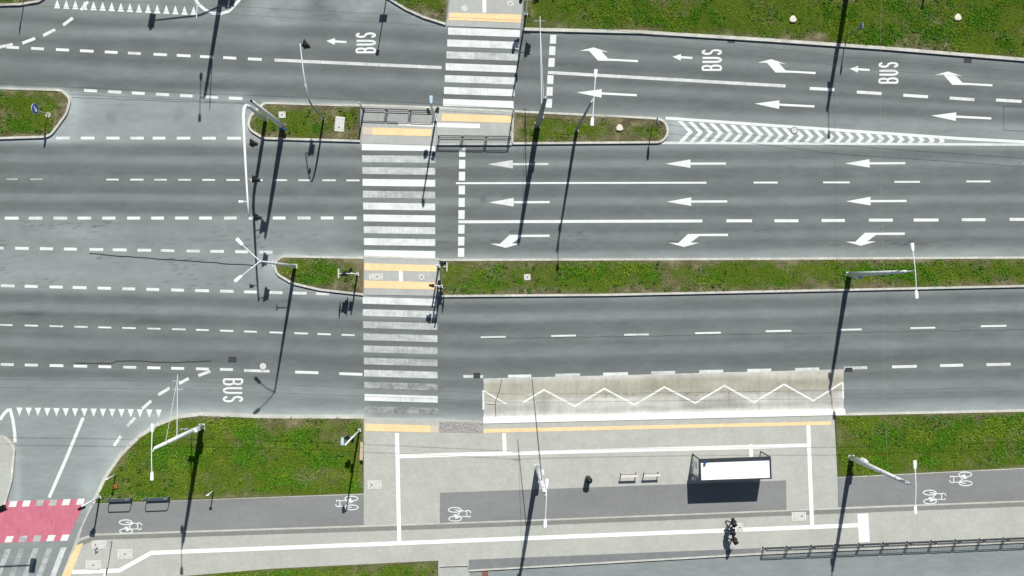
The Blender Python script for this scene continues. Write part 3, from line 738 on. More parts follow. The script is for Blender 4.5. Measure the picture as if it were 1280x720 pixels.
def pole_mesh(parent, base, h, r0, r1, mat, z0=0.0, name='pole'):
    mb = MB(); b = Vector((base.x,base.y,z0)); n = 18
    mb.tube([b, b+Zup*(h-z0)*.5, b+Zup*(h-z0-.03), b+Zup*(h-z0)], [r0,(r0+r1)/2,r1,r1*.6], n)
    p = mb.build(name, M[mat], parent, smooth=False)
    p.data.polygons.foreach_set('use_smooth', [len(f.vertices) == 4 for f in p.data.polygons]); return p
def base_plate(parent, base, z0, r=.3, mat='galv'):
    mb = MB(); b = Vector((base.x,base.y,z0))
    mb.box(b+Zup*.015, r*1.45, r*1.45, .03)
    for sx in (-1,1):
        for sy in (-1,1): mb.tube([b+Vector((sx*r*.55,sy*r*.55,.03)), b+Vector((sx*r*.55,sy*r*.55,.08))], .022, 6)
    mb.build('base_plate', M[mat], parent)
def box_on_pole(parent, base, z, ang, r, sz=(.24,.34,.5), mat='galv', name='control_box'):
    d = Vector((math.cos(ang),math.sin(ang),0)); mb = MB()
    c = base+d*(r+sz[0]/2)+Zup*z
    mb.box(c, sz[0], sz[1], sz[2], ang); mb.box(c+Zup*(sz[2]/2+.015), sz[0]+.04, sz[1]+.04, .03, ang)
    mb.build(name, M[mat], parent)
def collar(parent, base, z, r, mat='galvdark'):
    mb = MB(); b = Vector((base.x,base.y,0)); mb.tube([b+Zup*z, b+Zup*(z+.12)], r, 14); mb.build('collar', M[mat], parent)
def wire_arm(parent, base, end, hp=7.9, ha=5.75, hangers=(), mat='galv', r=.035):
    """trolley-wire bracket: an arm, a tie rod above it and the wire hangers"""
    mb = MB(); b = Vector((base.x,base.y,0)); e = Vector(end)
    mb.tube([b+Zup*ha, e], [r,r*.8], 8); mb.build('bracket_arm', M[mat], parent)
    mb = MB(); mb.tube([b+Zup*hp, e+(b+Zup*ha-e)*.06], .012, 6); mb.build('tie_rod', M[mat], parent)
    for p in hangers:
        mb = MB(); p = Vector(p); mb.tube([p+Vector((-.42,0,.08)), p+Vector((.42,0,.08))], .014, 6)
        mb.tube([p, p+Zup*.16], .02, 6); mb.build('wire_hanger', M['galv'], parent)
def double_lamp(parent, poletop, heads, mat='whitemetal', bow=.0):
    a, b = [Vector(p) for p in heads]; mid = (a+b)/2
    d = (b-a).normalized(); mb = MB()
    mb.tube([poletop-Zup*.1, poletop+Zup*.15, mid+Zup*.0], [.045,.045,.035], 8)
    pts = [a+d*.2]
    for k in range(1,8):
        t = k/8; pts.append(a.lerp(b,t)+Zup*(.12*math.sin(math.pi*t)))
    pts.append(b-d*.2)
    mb.tube(pts, .032, 8); mb.build('lamp_arm', M[mat], parent)
    lamp_head(parent, a, -d, mat); lamp_head(parent, b, d, mat)

HL = 10.36
# wires first: supports are read from here.  plan positions of the two pairs
N1 = [(-330,9),(264,34),(670,54),(1057,99),(1600,140)]; N2 = [(-330,19),(264,43),(670,65),(1057,109.5),(1600,150)]
S1 = [(-330,463),(254,467.5),(655,483),(1061,478),(1600,466)]; S2 = [(-330,472),(254,477),(655,492.5),(1061,487.5),(1600,475)]
HW = 5.6
WIRELAB = {'N1':'thin dark trolley wire over the upper carriageway, the one nearer the top grass bank','N2':'thin dark trolley wire over the upper carriageway, the one nearer the median',
           'S1':'thin dark trolley wire over the lower bus lane, the one nearer the median','S2':'thin dark trolley wire over the lower bus lane, nearer the bus stop kerb'}
for key, pl in (('N1',N1),('N2',N2),('S1',S1),('S2',S2)):
    pts = [G(p[0],p[1],HW) for p in pl]; q = []
    for a, b in zip(pts[:-1], pts[1:]):
        for k in range(8): t = k/8; q.append(a.lerp(b,t)-Zup*(.10*4*t*(1-t)))
    q.append(pts[-1]); mb = MB(); mb.tube(q, .011, 6); c = pts[0]
    o = link('contact_wire', mb.v, mb.f, M['wire']); props(o, WIRELAB[key], 'overhead wire', 'trolley wires over the roads')
def onwire(pl, x): return G(x, float(np.interp(x, [p[0] for p in pl], [p[1] for p in pl])), HW)

LG = 'street lamps along the roads'
def trolley_lamp(label, base, htop, heads, ang_box, matp='galv', boxes=True, r0=.23, r1=.115, z0=.12):
    b = G(*base); t = thing('street_lamp', label, 'street lamp', (b.x,b.y,z0), LG)
    pole_mesh(t, b, htop, r0, r1, matp, z0); base_plate(t, b, z0+.005, .34)
    if boxes: box_on_pole(t, b, 2.0, ang_box, .17, (.2,.3,.75)); collar(t, b, 5.6, .165); collar(t, b, 7.8, .145)
    hp = [W(x,y,HL) for x, y in heads]; double_lamp(t, Vector((b.x,b.y,htop)), hp)
    return t, b
t, b = trolley_lamp('tall white street lamp on the lower left grass, leaning towards the red crossing', (253,533), 9.9, [(190.5,535),(190,595)], math.radians(15), 'whitemetal')
wire_arm(t, b, W(222,468,5.8), 8.0, 5.7, [onwire(S1,254), onwire(S2,254)])
mb = MB(); p = W(238,536,3.2); mb.box(Vector((b.x-.35,b.y+.3,3.2)), .55, .06, .45); mb.box(Vector((b.x-.1,b.y+.12,3.2)), .3, .05, .05, -.6); mb.build('sign_bracket', M['galvdark'], t)
t, b = trolley_lamp('tall street lamp with two arms standing in the long grass median at the right', (1060.5,343.5), 9.7, [(1140.5,309),(1145.5,368)], math.radians(-100), 'galv')
t2, b2 = trolley_lamp('tall street lamp at the corner of the lower right grass, leaning over the cycle path', (1063.5,572), 9.6, [(1143.5,581),(1144,637)], math.radians(40), 'galv')
t3, b3 = trolley_lamp('tall grey street lamp on the paved bus stop, left of the litter bin', (672,584), 9.9, [(683.5,604),(681.5,654)], math.radians(10), 'galv', r0=.24, r1=.11)
wire_arm(t3, b3, W(665,474,5.8), 8.0, 5.7, [onwire(S1,659), onwire(S2,659)], 'wire')
t4, b4 = trolley_lamp('tall street lamp on the top right grass, cut by the upper edge', (1057.5,-6), 9.7, [(1139,-118),(1139,-46)], math.radians(-90), 'galv')
t5, b5 = trolley_lamp('tall street lamp beyond the upper left edge, casting the long shadow across the bus lane', (280,-26), 9.9, [(218,-131),(216,-71)], math.radians(-90), 'galv')
wire_arm(t5, b5, onwire(N2,276)+Vector((0,-.5,.2)), 8.0, 5.7, [onwire(N1,277), onwire(N2,276)])
# plain pole with bracket in the upper median
b = G(672,157); t = thing('trolley_pole', 'thick grey lampless pole in the upper median beside the crossing, with a thin bracket', 'pole', (b.x,b.y,.12))
pole_mesh(t, b, 10.0, .25, .13, 'galvdark', .12); base_plate(t, b, .125, .34, 'whitemetal'); collar(t, b, 5.6, .17, 'galv'); box_on_pole(t, b, 3.4, math.radians(-20), .17, (.12,.2,.7), 'galvdark')
wire_arm(t, b, W(675,20,5.8), 8.0, 5.7, [onwire(N1,669.5), onwire(N2,669.5)], 'galv')
b = G(354,158.5); t = thing('trolley_pole', 'thick white black-capped pole at the left end of the upper median', 'pole', (b.x,b.y,.12))
pole_mesh(t, b, 9.3, .24, .11, 'whitemetal', .12); base_plate(t, b, .125, .33, 'galvdark'); collar(t, b, 5.2, .17, 'whitemetal')
mb = MB(); mb.tube([Vector((b.x,b.y,9.26)), Vector((b.x,b.y,9.40))], .095, 14); mb.build('cap', M['black'], t)
mb = MB(); mb.box(Vector((b.x+.2,b.y-.34,.62)), .3, .12, .34); mb.box(Vector((b.x+.08,b.y-.24,.62)), .06, .2, .06); mb.build('control_box', M['blue'], t)
# slim double lamp, upper median
b = G(720.5,163); t = thing('street_lamp', 'slim dark two-headed street lamp in the upper median, right of the thick grey pole', 'street lamp', (b.x,b.y,.12), LG)
pole_mesh(t, b, 10.2, .14, .065, 'galvdark', .12); base_plate(t, b, .125, .24, 'whitemetal'); double_lamp(t, Vector((b.x,b.y,10.15)), [W(744.5,92,HL), W(740.3,152,HL)])
# Y lamp on the nose of the central median
b = G(369,333); t = thing('street_lamp', 'slim street lamp with Y-shaped arms at the nose of the central median', 'street lamp', (b.x,b.y,.12), LG)
pole_mesh(t, b, 10.7, .16, .065, 'galv', .12); base_plate(t, b, .125, .28, 'whitemetal')
top = Vector((b.x,b.y,10.6))
for hx, hy in ((299.5,302.5),(298,348.5)):
    e = W(hx,hy,11.0); d = (e-top); d.z = 0; dn = d.normalized(); mb = MB()
    mb.tube([top-Zup*.2, top+dn*.15+Zup*.12, top+dn*(d.length*.5)+Zup*.33, e-dn*.25], [.045,.04,.034,.03], 8); mb.build('lamp_arm', M['whitemetal'], t)
    lamp_head(t, e, dn, 'whitemetal', .66, .3)
mb = MB()
mb.box(Vector((b.x-.55,b.y+.1,3.6)), .8, .05, .05); mb.box(Vector((b.x-.95,b.y+.12,3.6)), .06, .5, .12); mb.build('sign_bracket', M['galv'], t)

# span wire over all three roads at the right
def span(a, c, sag, label, r=.006, mat='wirepale'):
    q = [a.lerp(c,k/16)-Zup*(sag*4*(k/16)*(1-k/16)) for k in range(17)]; mb = MB(); mb.tube(q, r, 6)
    o = link('span_wire', mb.v, mb.f, M[mat]); props(o, label, 'overhead wire', 'span wires between the poles'); return o
pm = G(1060.5,343.5,6.3); pt = G(1057.5,-6,6.4); pb = G(1063.5,572,6.6)
span(pt, pm, .35, 'thin pale span wire from the top right lamp to the long median lamp')
span(pm, pb, .3, 'thin pale span wire from the long median lamp to the right cycle path lamp')

# ---- traffic signal heads
def signal_head(parent, c, face, n=3, s=1.0, plate=True, hang=False):
    """lantern column: face = direction the lenses look"""
    f = Vector((face[0],face[1],0)).normalized(); sd = Vector((-f.y,f.x,0)); H = .3*n*s; mb = MB(); c = Vector(c)
    mb.frame(c-f*.06, sd, f, Zup, .30*s, .22*s, H)
    mb.frame(c-f*.06+Zup*(H/2+.02), sd, f, Zup, .24*s, .16*s, .04)
    if plate: mb.frame(c-f*.15, sd, f, Zup, .52*s, .02, H+.26*s)
    for k in range(n):        # visors: open half tubes
        z = H/2-.15*s-.3*s*k; R = .115*s; vs = []; fs = []; m = 9
        for j in range(m):
            a = math.radians(-20+220*j/(m-1)); off = sd*(R*math.cos(a))+Zup*(R*math.sin(a)+z)
            vs += [c+f*.05*s+off, c+f*.27*s+off]
        for j in range(m-1): fs.append((2*j,2*j+1,2*j+3,2*j+2))
        mb.add(vs, fs)
    o = mb.build('signal_head', M['black'], parent)
    mats = ['lensr','lensy','lensg'] if n == 3 else ['lensr','lensg'] if n == 2 else ['lensr']
    for k in range(n):
        z = H/2-.15*s-.3*s*k; l = MB(); l.disc(c+f*(.055*s)+Zup*z, f, .1*s, .02, 16); l.build('lens', M[mats[k]], o)
    return o
SG = 'traffic signals at the junction'
# gantry over the middle carriageway
b = G(332.5,150); t = thing('signal_gantry', 'white curved mast arm carrying three black signals over the three middle lanes', 'signal gantry', (b.x,b.y,.12))
arm_pts = [Vector((b.x,b.y,.12)), Vector((b.x,b.y,4.9)), Vector((b.x-.02,b.y-.05,5.6)), Vector((b.x-.05,b.y-.35,6.05)), Vector((b.x-.05,b.y-1.0,6.25))]
endp = W(311,271,6.5)
mb = MB(); mb.tube(arm_pts[:3], [.16,.14,.13], 14); mb.build('pole', M['galv'], t, True); base_plate(t, b, .125, .26, 'galvdark')
q = [arm_pts[2], arm_pts[3], arm_pts[4]]+[arm_pts[4].lerp(endp,k/6)+Zup*(.12*math.sin(math.pi*k/6)) for k in range(1,7)]
mb = MB(); mb.tube(q, [.13,.12,.115]+[.115-.009*k for k in range(1,7)], 12); mb.build('mast_arm', M['whitemetal'], t, True)
for hx, hy in ((316,178.5),(319,224),(321,271.5)):
    c = W(hx,hy,6.2); c.z = 5.95; ax = b.x+(endp.x-b.x)*((c.y-b.y)/(endp.y-b.y))
    mb = MB(); mb.tube([Vector((ax,c.y,6.3)), Vector((c.x-.1,c.y,6.2))], .035, 8); mb.build('bracket', M['galvdark'], t)
    signal_head(t, c, (1,-.12), 3)
c = W(302,252,6.4); ax = b.x+(endp.x-b.x)*((c.y-b.y)/(endp.y-b.y)); mb = MB(); mb.tube([Vector((ax,c.y,6.38)), c], .03, 8)
mb.box(c+Zup*.04, .3, .16, .14); mb.box(c+Vector((-.16,0,.04)), .06, .22, .2); mb.build('camera', M['whitemetal'], t)
# curved mast in the upper median
b = G(405,148.5); t = thing('signal_mast', 'slim white mast curving over the bus lane with one black signal at its tip', 'signal mast', (b.x,b.y,.12))
cp = [(405,148.5,.12),(405,148.5,3.4),(404.6,147.3,4.6),(404,143.5,5.5),(403.2,134,6.2),(401.8,117,6.75),(400.2,98,7.0),(399,86.5,7.1)]
pts = []
V_ = [Vector((G(x,y).x,G(x,y).y,z)) for x, y, z in cp]
for i in range(len(V_)-1):
    p0 = V_[max(i-1,0)]; p1 = V_[i]; p2 = V_[i+1]; p3 = V_[min(i+2,len(V_)-1)]
    for k in range(5):
        u = k/5; pts.append(.5*((2*p1)+(p2-p0)*u+(2*p0-5*p1+4*p2-p3)*u*u+(3*p1-p0-3*p2+p3)*u**3))
pts.append(V_[-1]); n = len(pts)
mb = MB(); mb.tube(pts[:16], [.09-.002*k for k in range(16)], 12); mb.build('pole', M['galvdark'], t, True)
mb = MB(); mb.tube(pts[15:], [.06-.0012*k for k in range(n-15)], 12); mb.build('mast_arm', M['whitemetal'], t, True); base_plate(t, b, .125, .22, 'galvdark')
signal_head(t, V_[-1]+Vector((.42,.0,-.35)), (1,-.35), 3)
mb = MB(); mb.tube([V_[-1], V_[-1]+Vector((.3,0,-.05))], .03, 8); mb.build('bracket', M['galvdark'], t)
mb = MB(); p = V_[4]; mb.box(p+Vector((-.14,.35,-.45)), .16, .22, .26); mb.build('detector', M['whitemetal'], t)

def ped_post(name, label, cat, base, h, z0, heads, lamp=None, r=.08, mat='galv', sign=None, plate=None, grp=SG):
    b = G(*base); t = thing(name, label, cat, (b.x,b.y,z0), grp); pole_mesh(t, b, h, r, r*.75, mat, z0)
    base_plate(t, b, z0+.005, .17, 'whitemetal')
    for dx, dy, z, n, face in heads:
        c = Vector((b.x+dx,b.y+dy,z)); mb = MB(); mb.tube([Vector((b.x,b.y,z+.15)), c+Zup*.15-Vector((face[0],face[1],0)).normalized()*.1], .025, 8)
        mb.build('bracket', M['galvdark'], t); signal_head(t, c, face, n, .9 if n == 2 else 1, plate=(n == 3))
    if lamp:
        e = Vector((*W(lamp[0],lamp[1],h+.1).xy, h+.1)); top = Vector((b.x,b.y,h)); d = e-top; d.z = 0; dn = Vector(lamp[2]+(0,)).normalized()
        mb = MB(); mb.tube([top-Zup*.15, top+d*.4+Zup*.1, e-dn*.2], [.04,.035,.03], 8); mb.build('lamp_arm', M['whitemetal'], t)
        lamp_head(t, e, dn, 'paleblue' , .6, .27)
    if sign:
        dx, dy, z, wx, wy, hz = sign; c = Vector((b.x+dx,b.y+dy,z)); mb = MB(); mb.box(c, wx, wy, hz); s_ = mb.build('sign_plate', M['whitemetal'], t)
        mb = MB(); mb.tube([Vector((b.x,b.y,z)), c], .025, 8); mb.build('bracket', M['galv'], t)
    return t, b
CG = 'crossing lamps with pedestrian signals'
ped_post('crossing_lamp','slim lamp post with black pedestrian signals on the upper refuge, beside the railing','crossing lamp',(544.5,150),7.0,.13,
    [(-.38,.05,2.9,2,(-.3,1)),(.33,.1,3.1,2,(.3,1))], lamp=(538.8,124.5,(0,1)), grp=CG)
ped_post('crossing_lamp','lamp post with dark signals beside the top pavement, cut by the upper edge','crossing lamp',(657.5,18),7.0,.13,
    [(-.55,.1,3.0,2,(-.2,-1)),(.6,.1,3.1,3,(1,.1)),(-.3,.45,2.9,2,(-1,.1))], lamp=(668,-50,(0,1)), grp=CG)
t, b = ped_post('crossing_lamp','white lamp post with a pale blue lantern on the grass above the bench','crossing lamp',(449.5,537.5),7.0,.13,
    [(-.5,-.12,2.9,2,(-1,-.4)),(-.12,-.3,3.0,2,(.3,1))], lamp=(428,551.5,(0,-1)), mat='whitemetal', grp=CG)
ped_post('traffic_signal','short white signal post in the central median, left of the crossing','traffic signal',(447,343),3.4,.13,
    [(-.12,.2,2.8,2,(.2,1)),(-.6,-.05,2.7,3,(-1,-.2))], sign=(-1.0,0.0,3.05,.05,.75,.75), mat='whitemetal')
ped_post('traffic_signal','signal post with a white plate at the upper right corner of the central refuge','traffic signal',(548.5,333),3.5,.13,
    [(.5,.15,2.9,3,(1,.15))], sign=(.85,-.15,3.1,.05,.7,.75), mat='whitemetal')
ped_post('traffic_signal','signal post in the grass at the lower right corner of the central refuge','traffic signal',(551.5,358),3.5,.13,
    [(.0,.22,2.9,2,(.1,1))], mat='whitemetal')
ped_post('traffic_signal','signal post on the paving edge at the lower right corner of the central refuge','traffic signal',(547.8,357.5),3.2,.13,
    [(-.32,.0,2.75,2,(-1,.1))], mat='whitemetal')
ped_post('traffic_signal','white signal post with one black head between red crossing and cyclist rails','traffic signal',(125.5,621),3.2,.13,
    [(-.12,-.18,2.95,2,(-1,-.5))], mat='whitemetal', r=.08)
# masts standing beyond the frame whose heads or shadows reach into it
b = G(-42,617); t = thing('signal_mast','mast arm at the left edge with a black signal over the red crossing','signal mast',(b.x,b.y,.12))
mb = MB(); e = G(54,612,6.4); mb.tube([Vector((b.x,b.y,.12)), Vector((b.x,b.y,5.4)), Vector((b.x+.3,b.y,6.1)), Vector((b.x+1.2,b.y+.05,6.35)), e], [.11,.09,.08,.07,.05], 12); mb.build('mast_arm', M['galv'], t, True); base_plate(t, b, .125)
signal_head(t, e+Vector((.15,0,-.1)), (.1,1), 3)
b = G(296,-83); t = thing('signal_mast','mast arm above the upper edge whose signal shadow falls on the give-way triangles','signal mast',(b.x,b.y,.12))
mb = MB(); e = G(206,-66,6.2); mb.tube([Vector((b.x,b.y,.12)), Vector((b.x,b.y,5.6)), Vector((b.x-.4,b.y+.05,6.2)), Vector((b.x-2,b.y-.4,6.5)), e], [.11,.10,.08,.07,.05], 12); mb.build('mast_arm', M['galv'], t, True); base_plate(t, b, .125)
signal_head(t, e+Vector((-.1,-.1,.05)), (-.2,-1), 3); signal_head(t, Vector((b.x,b.y-.3,5.4)), (.3,-1), 3); signal_head(t, Vector((b.x+.5,b.y,5.9)), (1,0), 2)
b = G(484,-8); t = thing('sign_post','slim sign post at the top edge, its square shadow beside the left BUS lettering','road sign',(b.x,b.y,.13), 'road signs')
pole_mesh(t, b, 4.9, .05, .04, 'galv', .13); mb = MB(); mb.box(Vector((b.x,b.y-.05,2.05)), .62, .05, .62); mb.build('sign_plate', M['whitemetal'], t)
mb = MB(); mb.tube([Vector((b.x,b.y,4.85)), Vector((b.x,b.y,5.15))], .13, 12); mb.build('cap', M['galv'], t)
b = G(31,-1); t = thing('sign_post','thin post on the strip of grass in the upper left corner','road sign',(b.x,b.y,.13), 'road signs')
pole_mesh(t, b, 2.8, .04, .035, 'galv', .13); mb = MB(); mb.box(Vector((b.x,b.y+.04,2.5)), .05, .55, .5); mb.build('sign_plate', M['galv'], t)

# ---- road signs
def sign_disc(parent, c, face, r, mat, back='galv'):
    f = Vector(face).normalized(); mb = MB(); mb.disc(Vector(c), f, r, .03, 28); p = mb.build('sign_plate', M[back], parent)
    mb = MB(); mb.disc(Vector(c)+f*.018, f, r*.96, .008, 28); q = mb.build('sign_face', M[mat], p); return p, f
b = G(61,143.5); t = thing('road_sign','round blue keep-right sign with a white arrow on the left grass island','road sign',(b.x,b.y,.13), 'road signs')
pole_mesh(t, b, 2.3, .035, .035, 'galv', .13); mb = MB(); mb.disc(Vector((b.x,b.y,.135)), (0,0,1), .24, .02, 16); mb.build('footing', M['kerb'], t)
p, f = sign_disc(t, (b.x+.06,b.y,2.25), (1,0,.12), .42, 'blue')
u = Zup; sdv = Vector((0,-1,0)); c = Vector((b.x+.06,b.y,2.25))+f*.03; up = (Zup-f*Zup.dot(f)).normalized()
ad = (sdv*.7-up*.7).normalized(); an = f.cross(ad)
mb = MB(); mb.add([c-ad*.28+an*.06, c+ad*.05+an*.06, c+ad*.05-an*.06, c-ad*.28-an*.06],[(0,1,2,3)]); mb.add([c+ad*.32, c+ad*.05+an*.2, c+ad*.05-an*.2],[(0,1,2)]); mb.build('arrow', M['signwhite'], p)
b = G(814.5,159.5); t = thing('road_sign','small sign with a grey back on the rounded right end of the upper median','road sign',(b.x,b.y,.13), 'road signs')
pole_mesh(t, b, 2.6, .035, .035, 'galvdark', .13); p, f = sign_disc(t, (b.x+.06,b.y,2.2), (1,.1,.05), .42, 'blue', 'galvdark')
b = G(1057.5,46); t = thing('road_sign','thin dark sign post leaning out over the top right grass beside the kerb','road sign',(b.x,b.y,.13), 'road signs')
pole_mesh(t, b, 3.1, .04, .035, 'galvdark', .13); mb = MB(); mb.box(Vector((b.x+.05,b.y,2.72)), .04, .5, .7); s_ = mb.build('sign_plate', M['galvdark'], t); mb = MB(); mb.box(Vector((b.x+.08,b.y,2.72)), .01, .46, .66); mb.build('sign_face', M['blue'], s_)
b = G(1153,1); t = thing('marker_post','small dark marker post in the grass at the top edge on the right','marker post',(b.x,b.y,.13))
pole_mesh(t, b, .75, .07, .06, 'black', .13); mb = MB(); mb.box(Vector((b.x,b.y,.8)), .2, .16, .1); mb.build('cap', M['signwhite'], t)
b = G(141,675.5); t = thing('sign_post','thin grey post with a dark sign among the lower left inspection covers','road sign',(b.x,b.y,.12), 'road signs')
pole_mesh(t, b, 2.9, .035, .03, 'galv', .12); mb = MB(); mb.box(Vector((b.x-.04,b.y,2.85)), .04, .45, .5); mb.build('sign_plate', M['galvdark'], t)
for (x,y,h,lab) in ((145.5,593,1.9,'short white post on the grass above the two cyclist rails'),(267.5,613,1.75,'short white post at the grass edge, right of the cyclist rails')):
    b = G(x,y); t = thing('marker_post', lab, 'marker post', (b.x,b.y,.13), 'short white posts'); pole_mesh(t, b, h, .05, .045, 'whitemetal', .13)
    mb = MB(); mb.box(Vector((b.x,b.y-.02,h-.14)), .22, .04, .22); mb.build('sign_plate', M['whitemetal'], t)
o = MB(); b = G(145,607.5); o.box(b+Zup*.2, .38, .34, .12, .15, .9); o.box(b+Zup*.27, .16, .16, .03, .15)
x = o.build('ground_marker', M['orange']); props(x, 'faded orange plate lying in the grass near a short white post', 'ground marker')
# ---- cyclist leaning rails
def cyc_rail(base_l, base_r, label):
    a = G(*base_l); b = G(*base_r); t = thing('cyclist_rail', label, 'leaning rail', (a.x,a.y,ZP), 'leaning rails for cyclists'); d = (b-a).normalized(); n = Vector((-d.y,d.x,0))
    for p, s in ((a,1),(b,-1)):
        mb = MB(); mb.tube([p+Zup*ZP, p+Zup*1.22, p+d*(s*.08)+Zup*1.40], .033, 10); mb.build('post', M['galvdark'], t)
    mb = MB(); mb.tube([a+d*.08+Zup*1.42, b-d*.08+Zup*1.42], .04, 10); mb.build('top_rail', M['darkmetal'], t)
    mb = MB(); c = (a+b)/2-n*.22+Zup*.42; L = (b-a).length-.02
    mb.frame(c, d, (n*.9+Zup*.35).normalized(), (Zup*.9-n*.35).normalized(), L, .24, .03); mb.frame(c+n*.12+Zup*.05, d, n, Zup, L, .03, .06)
    mb.build('footrest', M['bluegrey'], t)
    for p in (a,b):
        mb = MB(); mb.tube([p+Zup*.5, p-n*.42+Zup*.36], .02, 8); mb.build('bracket', M['darkmetal'], t)
cyc_rail((138.5,621),(166.5,620), 'blue-grey leaning rail for cyclists nearer the red crossing')
cyc_rail((185,620),(213.5,618.8), 'blue-grey leaning rail for cyclists farther from the red crossing')

for (x,y,z0,lab) in ((454.8,137.2,.03,'thin grey post at the left end of the left upper refuge railing'),(640.6,145,.14,'thin grey post at the right edge of the upper refuge beside the grass')):
    b = G(x,y); t = thing('push_button_post', lab, 'push-button post', (b.x,b.y,z0), 'grey posts on the upper refuge'); pole_mesh(t, b, 2.75, .055, .05, 'galv', z0)
    mb = MB(); mb.box(Vector((b.x,b.y-.1,1.15)), .13, .12, .24); mb.build('button_box', M['galvdark'], t); base_plate(t, b, z0+.005, .14, 'galvdark')
# ---- covers, grates, stones
def flat_cover(name, label, x, y, wx, wy, z, mat='coverpale', rot=.03, hole=(0,0), cat='inspection cover', grp='pale inspection covers'):
    c = G(x,y,z); t = thing(name, label, cat, c, grp); mb = MB(); mb.box(c+Zup*.004, wx/S, wy/S, .016, rot); fr = mb.build('frame', M['covercon' if mat == 'coverpale' else 'cover'], t)
    mb = MB(); mb.box(c+Zup*.013, wx/S*.84, wy/S*.8, .008, rot); mb.build('lid', M[mat], t)
    r = Matrix.Rotation(rot,3,'Z'); mb = MB(); mb.disc(c+r@Vector((hole[0],hole[1],0))+Zup*.019, (0,0,1), .065, .006, 12)
    for sx in (-1,1):
        for sy in (-1,1): mb.disc(c+r@Vector((sx*wx/S*.36,sy*wy/S*.33,0))+Zup*.019, (0,0,1), .03, .006, 8)
    mb.build('lifting_hole', M['cover'], t)
flat_cover('inspection_cover','pale square inspection cover on the pavement under the end of the left bench', 468.5,605.5,17,10.5,ZP+.004,hole=(-.25,0))
flat_cover('inspection_cover','pale inspection cover below the bus shelter at the right end of the paved stop', 998,645,18,11,ZP+.004,hole=(.25,.0))
flat_cover('inspection_cover','pale inspection cover just above the bend of the white guide line', 157,692,18.5,12,ZP+.004)
flat_cover('inspection_cover','pale inspection cover at the lower left nearest the white line and the tactile strip', 117.5,706,18.5,12,ZP+.004)
flat_cover('inspection_cover','pale inspection cover at the lower left touching the dark strip of the cycle path', 125,680.5,18,10.5,ZP+.0175,hole=(-.3,0))
flat_cover('inspection_cover','pale inspection cover on the pavement just behind the walking people', 924,659,9,11,ZP+.018)
flat_cover('inspection_cover','wide pale inspection cover on the left half of the central refuge', 470,346,17,8,.04,hole=(.1,0))
flat_cover('inspection_cover','small pale inspection cover on the right half of the central refuge', 527,346.5,7,7.5,.04)
flat_cover('inspection_cover','small pale square cover on the top pavement right of the white line', 638,4.8,7.5,7,.04)
flat_cover('inspection_cover','pale concrete slab cover standing upright-shaped in the grass of the upper median', 425,155.5,11.5,18.5,.165,rot=-.1,hole=(0,-.28))
flat_cover('inspection_cover','small square concrete cover in the grass of the upper median beside the white pole', 353.3,144,8.5,8,.165)
flat_cover('inspection_cover','small white square cover in the grass of the long median, right of the crossing', 659,346.5,8,7.5,.165)
flat_cover('drain_grate','dark square drain grate in the bus lane left of the lower BUS lettering', 290.5,449.3,10,6.4,.004,'cover',cat='drain grate',grp='dark drain grates') if False else None
def grate(label, x, y, wx, wy, rot=0.0):
    c = G(x,y,.004); t = thing('drain_grate', label, 'drain grate', c, 'dark drain grates'); a, b2_ = wx/S, wy/S; r = Matrix.Rotation(rot,3,'Z')
    mb = MB()
    for sy in (-1,1): mb.box(c+r@Vector((0,sy*(b2_/2-.03),.012)), a, .06, .02, rot)
    for sx in (-1,1): mb.box(c+r@Vector((sx*(a/2-.03),0,.012)), .06, b2_-.12, .02, rot)
    mb.build('frame', M['darkmetal'], t); mb = MB(); n = int((a-.12)/.07)
    for k in range(n): mb.box(c+r@Vector((-a/2+.06+(k+.5)*(a-.12)/n,0,.008)), .035, b2_-.12, .012, rot)
    mb.box(c+Zup*.001, a-.12, b2_-.12, .002, rot); mb.build('bars', M['cover'], t)
grate('dark drain grate in the road right above the lower BUS lettering', 290.5,449.3,10,6.4)
grate('dark drain grate at the left end of the bus bay', 596,469.3,8.5,6.4)
grate('dark drain grate at the right end of the bus bay', 1061,462,9,5.2)
grate('drain grate under the top kerb right beside the top crossing', 659,40.5,8,3.6,-.02)
grate('drain grate under the top kerb above the middle BUS lettering', 914,51.2,9,4.4,-.05)
grate('drain grate under the top kerb near the upper right corner', 1209.5,76,9.5,4.6,-.06)
def manhole(label, x, y, z, r, mat='coverpale', ring='cover'):
    c = G(x,y,z); t = thing('manhole_cover', label, 'manhole cover', c, 'round manhole covers')
    mb = MB(); vs = []; fs = []; n = 32
    for rr, zz in ((r,.0),(r,.014),(r*.86,.014),(r*.86,.006)):
        for k in range(n): a = 2*math.pi*k/n; vs.append(c+Vector((rr*math.cos(a),rr*math.sin(a),zz)))
    for l in range(3):
        for k in range(n): fs.append((l*n+k,l*n+(k+1)%n,(l+1)*n+(k+1)%n,(l+1)*n+k))
    mb.add(vs, fs); mb.build('ring', M[ring], t); mb = MB(); mb.disc(c+Zup*.007, (0,0,1), r*.85, .01, 28); mb.build('lid', M[mat], t)
manhole('round pale dark-ringed manhole cover on a lane line near the lower BUS lettering', 328.8,457.8,.006,.34)
manhole('round pale manhole cover in the hatched markings', 993,163,.009,.30)
manhole('round pale manhole cover on the top pavement left of the white line', 580.5,10.8,.036,.29, 'coverpale','coverpale')
